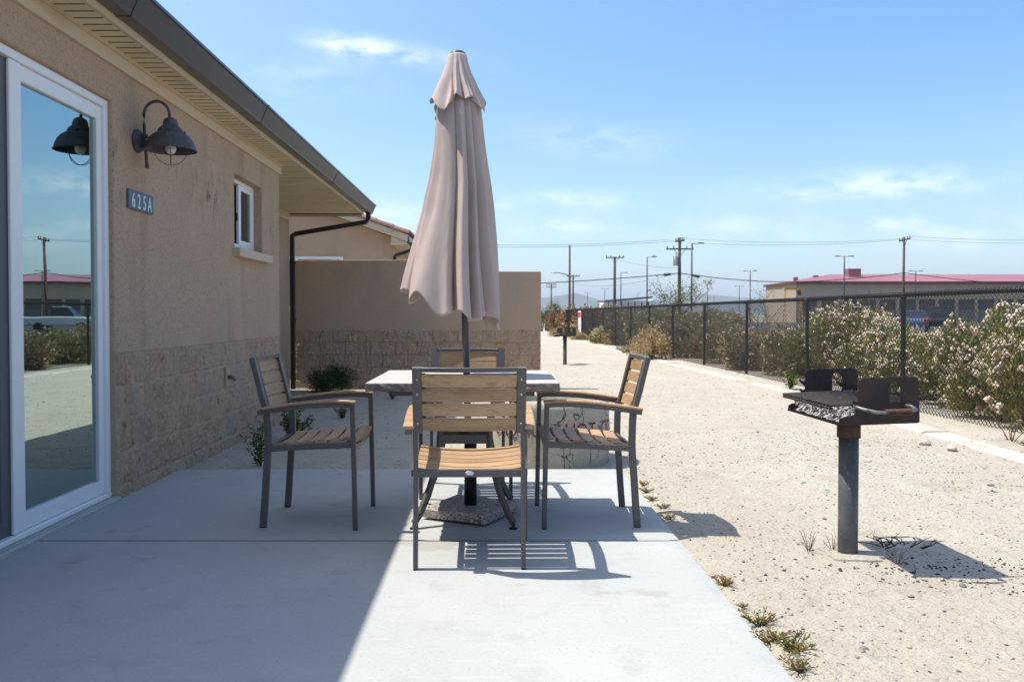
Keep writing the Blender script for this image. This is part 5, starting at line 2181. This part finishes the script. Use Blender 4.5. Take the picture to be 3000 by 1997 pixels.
X0, X1, D2 = 50.8, 158.0, 15.5
ze_, zw_, zr_ = 6.55, 3.65, 8.18
xq = X0
while xq < X1:
    b = MB().box(xq + .02, min(xq + 9.8, X1) - .02, BY, BY + .3, zw_, ze_)
    bb2(b, 'wall_panel', M['tan_panel'])
    xq += 9.8
b = MB().box(X0 + .01, X1, BY + .301, BY + D2, -.3, ze_ - .02)
bb2(b, 'inner_wall', M['void'])
b = MB().box(X0 - .25, X0, BY, BY + D2, -.3, ze_)
bb2(b, 'end_wall', M['tan_panel'])
xq = X0
while xq < X1:
    bb2(MB().box(xq, xq + .55, BY + .02, BY + .3, -.3, zw_ - .001), 'pillar', M['tan_panel'])
    bb2(MB().box(xq + .56, xq + 3.25, BY + .12, BY + .3, -.3, 1.9), 'bay_door', M['bay_grey'])
    xq += 3.3
oh = .5
za = ze_ + .02
b = MB()
xa0, xa1, ya0, ya1 = X0 - oh, X1 + oh, BY - oh, BY + D2 + oh
ym_ = (ya0 + ya1) / 2
xh0, xh1 = X0 + 8.6, X1 - 8.6
b.add([(xa0, ya0, za), (xa1, ya0, za), (xa1, ya1, za), (xa0, ya1, za), (xh0, ym_, zr_), (xh1, ym_, zr_)],
      [(0, 1, 5, 4), (1, 2, 5), (2, 3, 4, 5), (3, 0, 4), (3, 2, 1, 0)])
roof = bb2(b, 'roof', M['roof_red'])
b = MB().box(xa0, xa1, ya0 - .1, ya0 - .001, za - .32, za + .04).box(xa0 - .1, xa0 - .001, ya0 - .1, ya1, za - .32, za + .04)
bb2(b, 'eave_trim', M['roof_trim'])
for (px, py, hh, s_) in [(2502, 805, 1.35, 1.0), (2389, 811, .55, .35), (2330, 817, .6, .3)]:
    q = P(px, py, BY + 5)
    b = MB().prism([(q.x - s_, q.z - .9), (q.x + s_, q.z - .9), (q.x + s_, q.z + hh - .3), (q.x - s_ * 1.25, q.z + hh - .3)], 'y', BY + 4.5, BY + 4.5 + 2 * s_)
    b.xform(BMx)
    b.build('roof_vent', M['roof_red'], roof)

# yellow gantry crane
gc = empty('gantry_crane', tuple(gp_(2323, 108, ZG)))
tag(gc, 'small yellow gantry frame in front of the tan end wall', 'gantry crane')
hg = 4.55
for s in (-1, 1):
    for q in (-1, 1):
        MB().bar([(s * 1.08, q * .55, 0), (s * 1.02, 0, hg)], .10, .10).build('leg', M['yellow'], gc)
MB().bar([(-1.2, 0, hg + .05), (1.3, 0, hg + .05)], .16, .26).build('beam', M['yellow'], gc)
MB().cbox(.55, .95, -.15, .15, hg - .75, hg - .09, .03).build('hoist', M['pole_metal'], gc)

# white building and its canopy
wbld = empty('white_building', tuple(gp_(1850, 160, ZG)))
tag(wbld, 'low white building with a dark steel canopy in the far distance', 'building')
q0, q1 = P(1772, 879, 150), P(1912, 868, 150)
ox = wbld.location.x
b = MB().box(P(1768, 900, 162).x - ox, P(1908, 900, 162).x - ox, 2, 8, 0, P(1800, 880, 162).z - ZG)
b.build('wall', M['white_wall'], wbld)
b = MB()
b.prism([(q0.x - ox, q0.z - ZG - .35), (q1.x - ox, q1.z - ZG - .30), (q1.x - ox, q1.z - ZG + .02), (q0.x - ox, q0.z - ZG)], 'y', -10, 1)
b.build('canopy_roof', M['dark_roof'], wbld)
for i in range(7):
    t = i / 6
    x = q0.x + (q1.x - q0.x) * (.08 + .84 * t) - ox
    MB().box(x - .09, x + .09, -9.6, -9.4, 0, q0.z - ZG - .3).build('canopy_post', M['pole_metal'], wbld)
sh = empty('storage_dome', tuple(gp_(1922, 165, ZG)))
tag(sh, 'white rounded shelter right of the dark canopy', 'shelter')
pr = []
for i in range(13):
    a = math.pi * i / 12
    pr.append((-2.6 * math.cos(a) * (1 if i not in (0, 12) else 1), (P(1922, 877, 165).z - ZG) * math.sin(a) ** .6))
MB().prism(pr, 'y', 0, 9).build('shell', M['white_wall'], sh)
MB().box(-.8, .8, -.05, -.001, 0, 2.0).build('door', M['white_frame'], sh)

# ------------------------------------------------------------------ vehicles
def make_car(name, paint, kind, loc, rz, label):
    e = empty(name, loc, rz)
    tag(e, label, 'pickup' if kind == 'pickup' else 'car', 'cars in the parking lot')
    # side outline (y, z), nose towards +y
    if kind == 'pickup':
        body = [(-2.7, .45), (-2.7, 1.02), (-.75, 1.05), (.95, 1.08), (2.45, .98), (2.65, .75), (2.65, .42)]
        cabin = [(-.72, 1.06), (-.62, 1.74), (.35, 1.76), (1.05, 1.09)]
    elif kind == 'suv':
        body = [(-2.2, .42), (-2.28, .8), (-2.22, 1.05), (.95, 1.06), (2.1, .95), (2.28, .7), (2.25, .4)]
        cabin = [(-2.2, 1.06), (-1.95, 1.66), (.1, 1.72), (1.0, 1.07)]
    else:
        body = [(-2.25, .40), (-2.32, .75), (-2.2, .98), (-1.5, 1.0), (.9, .96), (2.1, .82), (2.28, .6), (2.25, .36)]
        cabin = [(-1.85, .99), (-1.0, 1.43), (.1, 1.46), (1.0, .97)]
    b_ = MB().prism(body, 'x', -.88, .88)
    o_ = b_.build('body', paint, e)
    bv_ = o_.modifiers.new('soft', 'BEVEL')
    bv_.width, bv_.segments = .09, 3
    n_ = len(cabin)
    vs_ = [(-.80, p[0], p[1]) for p in cabin] + [(.80, p[0], p[1]) for p in cabin]
    for i, v in enumerate(vs_):
        if cabin[i % n_][1] > 1.3:
            vs_[i] = (v[0] * .80, v[1], v[2])
    b_ = MB().add(vs_, [tuple(reversed(range(n_))), tuple(range(n_, 2 * n_))] + [(j, (j + 1) % n_, (j + 1) % n_ + n_, j + n_) for j in range(n_)])
    o_ = b_.build('glasshouse', M['car_glass'], e)
    bv_ = o_.modifiers.new('soft', 'BEVEL')
    bv_.width, bv_.segments = .04, 2
    zt = max(p[1] for p in cabin)
    yt = [p[0] for p in cabin if p[1] > 1.3]
    MB().cbox(-.63, .63, min(yt) + .02, max(yt) - .02, zt - .04, zt + .018, .02).build('roof_panel', paint, e)
    for yw in (-1.4, 1.42):
        for s in (-1, 1):
            b_ = MB().lathe([(.18, -.1), (.30, -.11), (.335, -.09), (.335, .09), (.30, .11), (.18, .1)], 20)
            b_.lathe([(.0001, .06), (.17, .07), (.19, .1)], 14)
            b_.xform(Matrix.Translation((s * .80, yw, .335)) @ Matrix.Rotation(R(90) * s, 4, 'Y'))
            b_.build('wheel', M['tyre'], e)
    yb = min(p[0] for p in body)
    for s in (-1, 1):
        MB().cbox(s * .72 - .13, s * .72 + .13, yb - .02, yb + .12, .72, .94, .02).build('tail_light', M['tail_red'], e)
        MB().cbox(s * .68 - .15, s * .68 + .15, 2.1, 2.30, .62, .74, .02).build('headlight', M['ceramic'], e)
    return e


def car_at(px, Y):
    p = P(px, 921, Y)
    return (p.x, Y, -.115)


make_car('parked_car', M['car_blue'], 'sedan', car_at(2678, 56), R(-28), 'dusty blue sedan parked beyond the flowering shrubs')
make_car('parked_car', M['car_dark'], 'suv', car_at(2755, 58), R(-26), 'black SUV parked right of the blue sedan')
make_car('pickup_truck', M['car_white'], 'pickup', (26.2, 60, -.115), R(80), 'white pickup truck parked beyond the fence, mirrored in the glass door')

# ------------------------------------------------------------------ hills
def hill(name, tab, Y, depth):
    vs_, fs_ = [], []
    n_ = len(tab)
    for row, (f, dy) in enumerate([(0, -depth), (.55, -depth * .45), (1, 0), (.2, depth)]):
        for (px, py) in tab:
            t = P(px, py, Y)
            vs_.append((t.x * (Y + dy * .2) / Y, Y + dy, max(-2, t.z * f)))
    for r__ in range(3):
        for i in range(n_ - 1):
            a = r__ * n_ + i
            fs_.append((a, a + 1, a + n_ + 1, a + n_))
    b_ = MB().add(vs_, fs_, True)
    o_ = b_.build(name, M['hill'], None, False)
    tag(o_, None, None, None, 'structure')


def ridge(x0, x1, base, peaks, seed, n_=90):
    out_ = []
    for x in lin(x0, x1, n_):
        y_ = base
        for (px, py, wdt) in peaks:
            y_ = min(y_, base - (base - py) * math.exp(-((x - px) / wdt) ** 2))
        y_ += 2.2 * fbm((x * .02, seed, 0), 4)
        out_.append((x, y_))
    return out_


hill('hills', ridge(-2500, 5600, 893, [(1690, 858, 75), (1560, 870, 130), (2050, 860, 60), (2140, 868, 80), (2300, 872, 160), (400, 850, 300), (3300, 862, 300), (4500, 850, 500), (-1200, 855, 500)], 2), 2900, 300)

# ------------------------------------------------------------------ rocks, pebbles, litter
def rock_mesh(seed, n_=2):
    bm_ = bmesh.new()
    bmesh.ops.create_icosphere(bm_, subdivisions=n_, radius=1)
    for v in bm_.verts:
        d_ = v.co.normalized()
        v.co = d_ * (1 + .32 * fbm(d_ * 1.4 + Vector((seed * 3.7, 0, 0)), 3))
        v.co.z *= .62
    me_ = bpy.data.meshes.new('rock')
    bm_.to_mesh(me_)
    bm_.free()
    me_.materials.append(M['rock'])
    return me_


for i, (px, py, s_, lab) in enumerate([(2710, 1297, .045, 'pale flat rock on the sand right of the grill'), (2788, 1312, .042, 'chunky pink-white rock beside the kerb'),
                                       (2140, 1355, .018, 'small rounded stone on the sand behind the right armchair')]):
    o = link('rock', rock_mesh(i), None, tuple(G(px, py, gz(G(px, py).x, G(px, py).y) + s_ * .28)), (0, 0, i * 1.3), (s_ * 1.3, s_, s_))
    tag(o, lab, 'rock', 'loose rocks on the sand')
for i, (px, py, s_, lab) in enumerate([(2903, 1420, .018, 'dark flat stone at the right edge of the sand'), (2220, 1264, .015, 'small dark stone left of the near grill'), (2530, 1897, .012, 'rounded grey stone low in the grill foreground'),
                                       (2668, 1744, .010, 'reddish pebble below the grill shadow'), (2820, 1713, .014, 'grey stone inside the shadow of the grill handle'), (2415, 1517, .010, 'reddish stone left of the near grill post')]):
    me = rock_mesh(30 + i)
    me.materials.clear()
    me.materials.append(M['peb_b'] if 'reddish' in lab else M['peb_a'])
    o = link('stone', me, None, tuple(G(px, py, -.03 + s_ * .2)), (0, 0, i * 1.9), (s_ * 1.4, s_, s_ * .8))
    tag(o, lab, 'stone', 'loose stones on the sand')
for (px, py, rz, lab) in [(2356, 1413, .1, 'turquoise plastic shard, the farther of two on the sand'), (2424, 1436, -.25, 'turquoise plastic shard, the nearer of two on the sand')]:
    b = MB().prism([(-.016, -.005), (.014, -.006), (.018, .002), (.0, .006), (-.018, .003)], 'z', 0, .004)
    o = b.build('plastic_shard', M['turq'])
    o.location = tuple(G(px, py, -.026))
    o.rotation_euler = (0.1, .1, rz)
    tag(o, lab, 'litter', 'plastic shards on the sand')


def pebbles(name, n_, region, smin, smax, mt, seed):
    """thousands of little stones strewn over the dirt, one mass"""
    g = np.random.default_rng(seed)
    base = np.array([(1, 0, 0), (-1, 0, 0), (0, 1, 0), (0, -1, 0), (0, 0, .6), (0, 0, -.6)], np.float32)
    tri = np.array([(0, 2, 4), (2, 1, 4), (1, 3, 4), (3, 0, 4), (2, 0, 5), (1, 2, 5), (3, 1, 5), (0, 3, 5)], np.int32)
    pts = []
    while len(pts) < n_:
        x, y_, keep = region(g)
        if keep:
            pts.append((x, y_, yard_z(x, y_)))
    pts = np.array(pts, np.float32)
    s_ = smin + (smax - smin) * g.uniform(0, 1, n_) ** 7
    a = g.uniform(0, 6.28, n_)
    sc_ = base[None] * g.uniform(.55, 1.35, (n_, 6, 1)) * s_[:, None, None]
    asp = g.uniform(.5, 1, n_)
    sc_[:, :, 1] *= asp[:, None]
    ca, sa = np.cos(a)[:, None], np.sin(a)[:, None]
    v = np.stack([sc_[:, :, 0] * ca - sc_[:, :, 1] * sa, sc_[:, :, 0] * sa + sc_[:, :, 1] * ca, sc_[:, :, 2]], 2) + pts[:, None, :]
    v[:, :, 2] += (s_ * .15)[:, None]
    f = tri[None] + (np.arange(n_) * 6)[:, None, None]
    me_ = bpy.data.meshes.new(name)
    me_.vertices.add(n_ * 6)
    me_.vertices.foreach_set('co', v.reshape(-1).astype(np.float32))
    me_.loops.add(n_ * 24)
    me_.loops.foreach_set('vertex_index', f.reshape(-1).astype(np.int32))
    me_.polygons.add(n_ * 8)
    me_.polygons.foreach_set('loop_start', np.arange(0, n_ * 24, 3, dtype=np.int32))
    me_.polygons.foreach_set('loop_total', np.full(n_ * 8, 3, np.int32))
    me_.materials.append(mt)
    me_.update(calc_edges=True)
    o_ = link(name, me_)
    return o_


def reg_near(g):
    y_ = 1.6 + 6.5 * g.uniform() ** 1.2
    x = g.uniform(.93, 4.3)
    dens = .35 + .65 * clamp(.5 + 1.4 * fbm((x * .8, y_ * .8, 5), 3))
    return x, y_, g.uniform() < dens


def reg_far(g):
    y_ = g.uniform(6.1, 20)
    x = g.uniform(-2.2, 5.1)
    if y_ > 13 and x < .8:
        return x, y_, False
    return x, y_, g.uniform() < .35 + .65 * clamp(.5 + 1.4 * fbm((x * .8, y_ * .8, 5), 3))


GRV = 'gravel'
for nm, n_, reg, a, c, mt, sd, lab in [('gravel', 8000, reg_near, .0016, .0105, 'peb_a', 1, 'fine grey gravel strewn over the near sand'), ('gravel', 11000, reg_near, .0018, .0115, 'peb_b', 2, 'tan grit strewn over the near sand'),
                                       ('gravel', 2200, reg_near, .0012, .0065, 'peb_c', 3, 'dark specks of grit on the near sand'), ('gravel', 6000, reg_far, .003, .015, 'peb_b', 4, 'tan gravel on the dirt further back'), ('gravel', 3500, reg_far, .003, .012, 'peb_a', 5, 'grey gravel on the dirt further back')]:
    o = pebbles(nm, n_, reg, a, c, M[mt], sd)
    tag(o, lab, 'gravel', None, 'stuff')


def reg_coal(g):
    x = GP[0] + .38 + g.normal() * .30
    y_ = GP[1] - .30 + g.normal() * .15
    return x, y_, x > .95


o = pebbles('coal_crumbs', 1300, reg_coal, .0014, .012, M['peb_c'], 8)
tag(o, 'black coal crumbs scattered on the sand under the near grill', 'coal', None, 'stuff')

# ------------------------------------------------------------------ haze
b = MB().box(-3900, 3900, -3900, 3900, -3, 105)
hz = b.build('haze', [], None)
hm = bpy.data.materials.new('haze')
hm.use_nodes = True
t = hm.node_tree
t.nodes.clear()
out = t.nodes.new('ShaderNodeOutputMaterial')
pv = t.nodes.new('ShaderNodeVolumePrincipled')
pv.inputs['Color'].default_value = (.66, .80, 1.0, 1)
pv.inputs['Density'].default_value = .00022
pv.inputs['Anisotropy'].default_value = .2
t.links.new(pv.outputs[0], out.inputs['Volume'])
hz.data.materials.clear()
hz.data.materials.append(hm)
hz['kind'] = 'stuff'
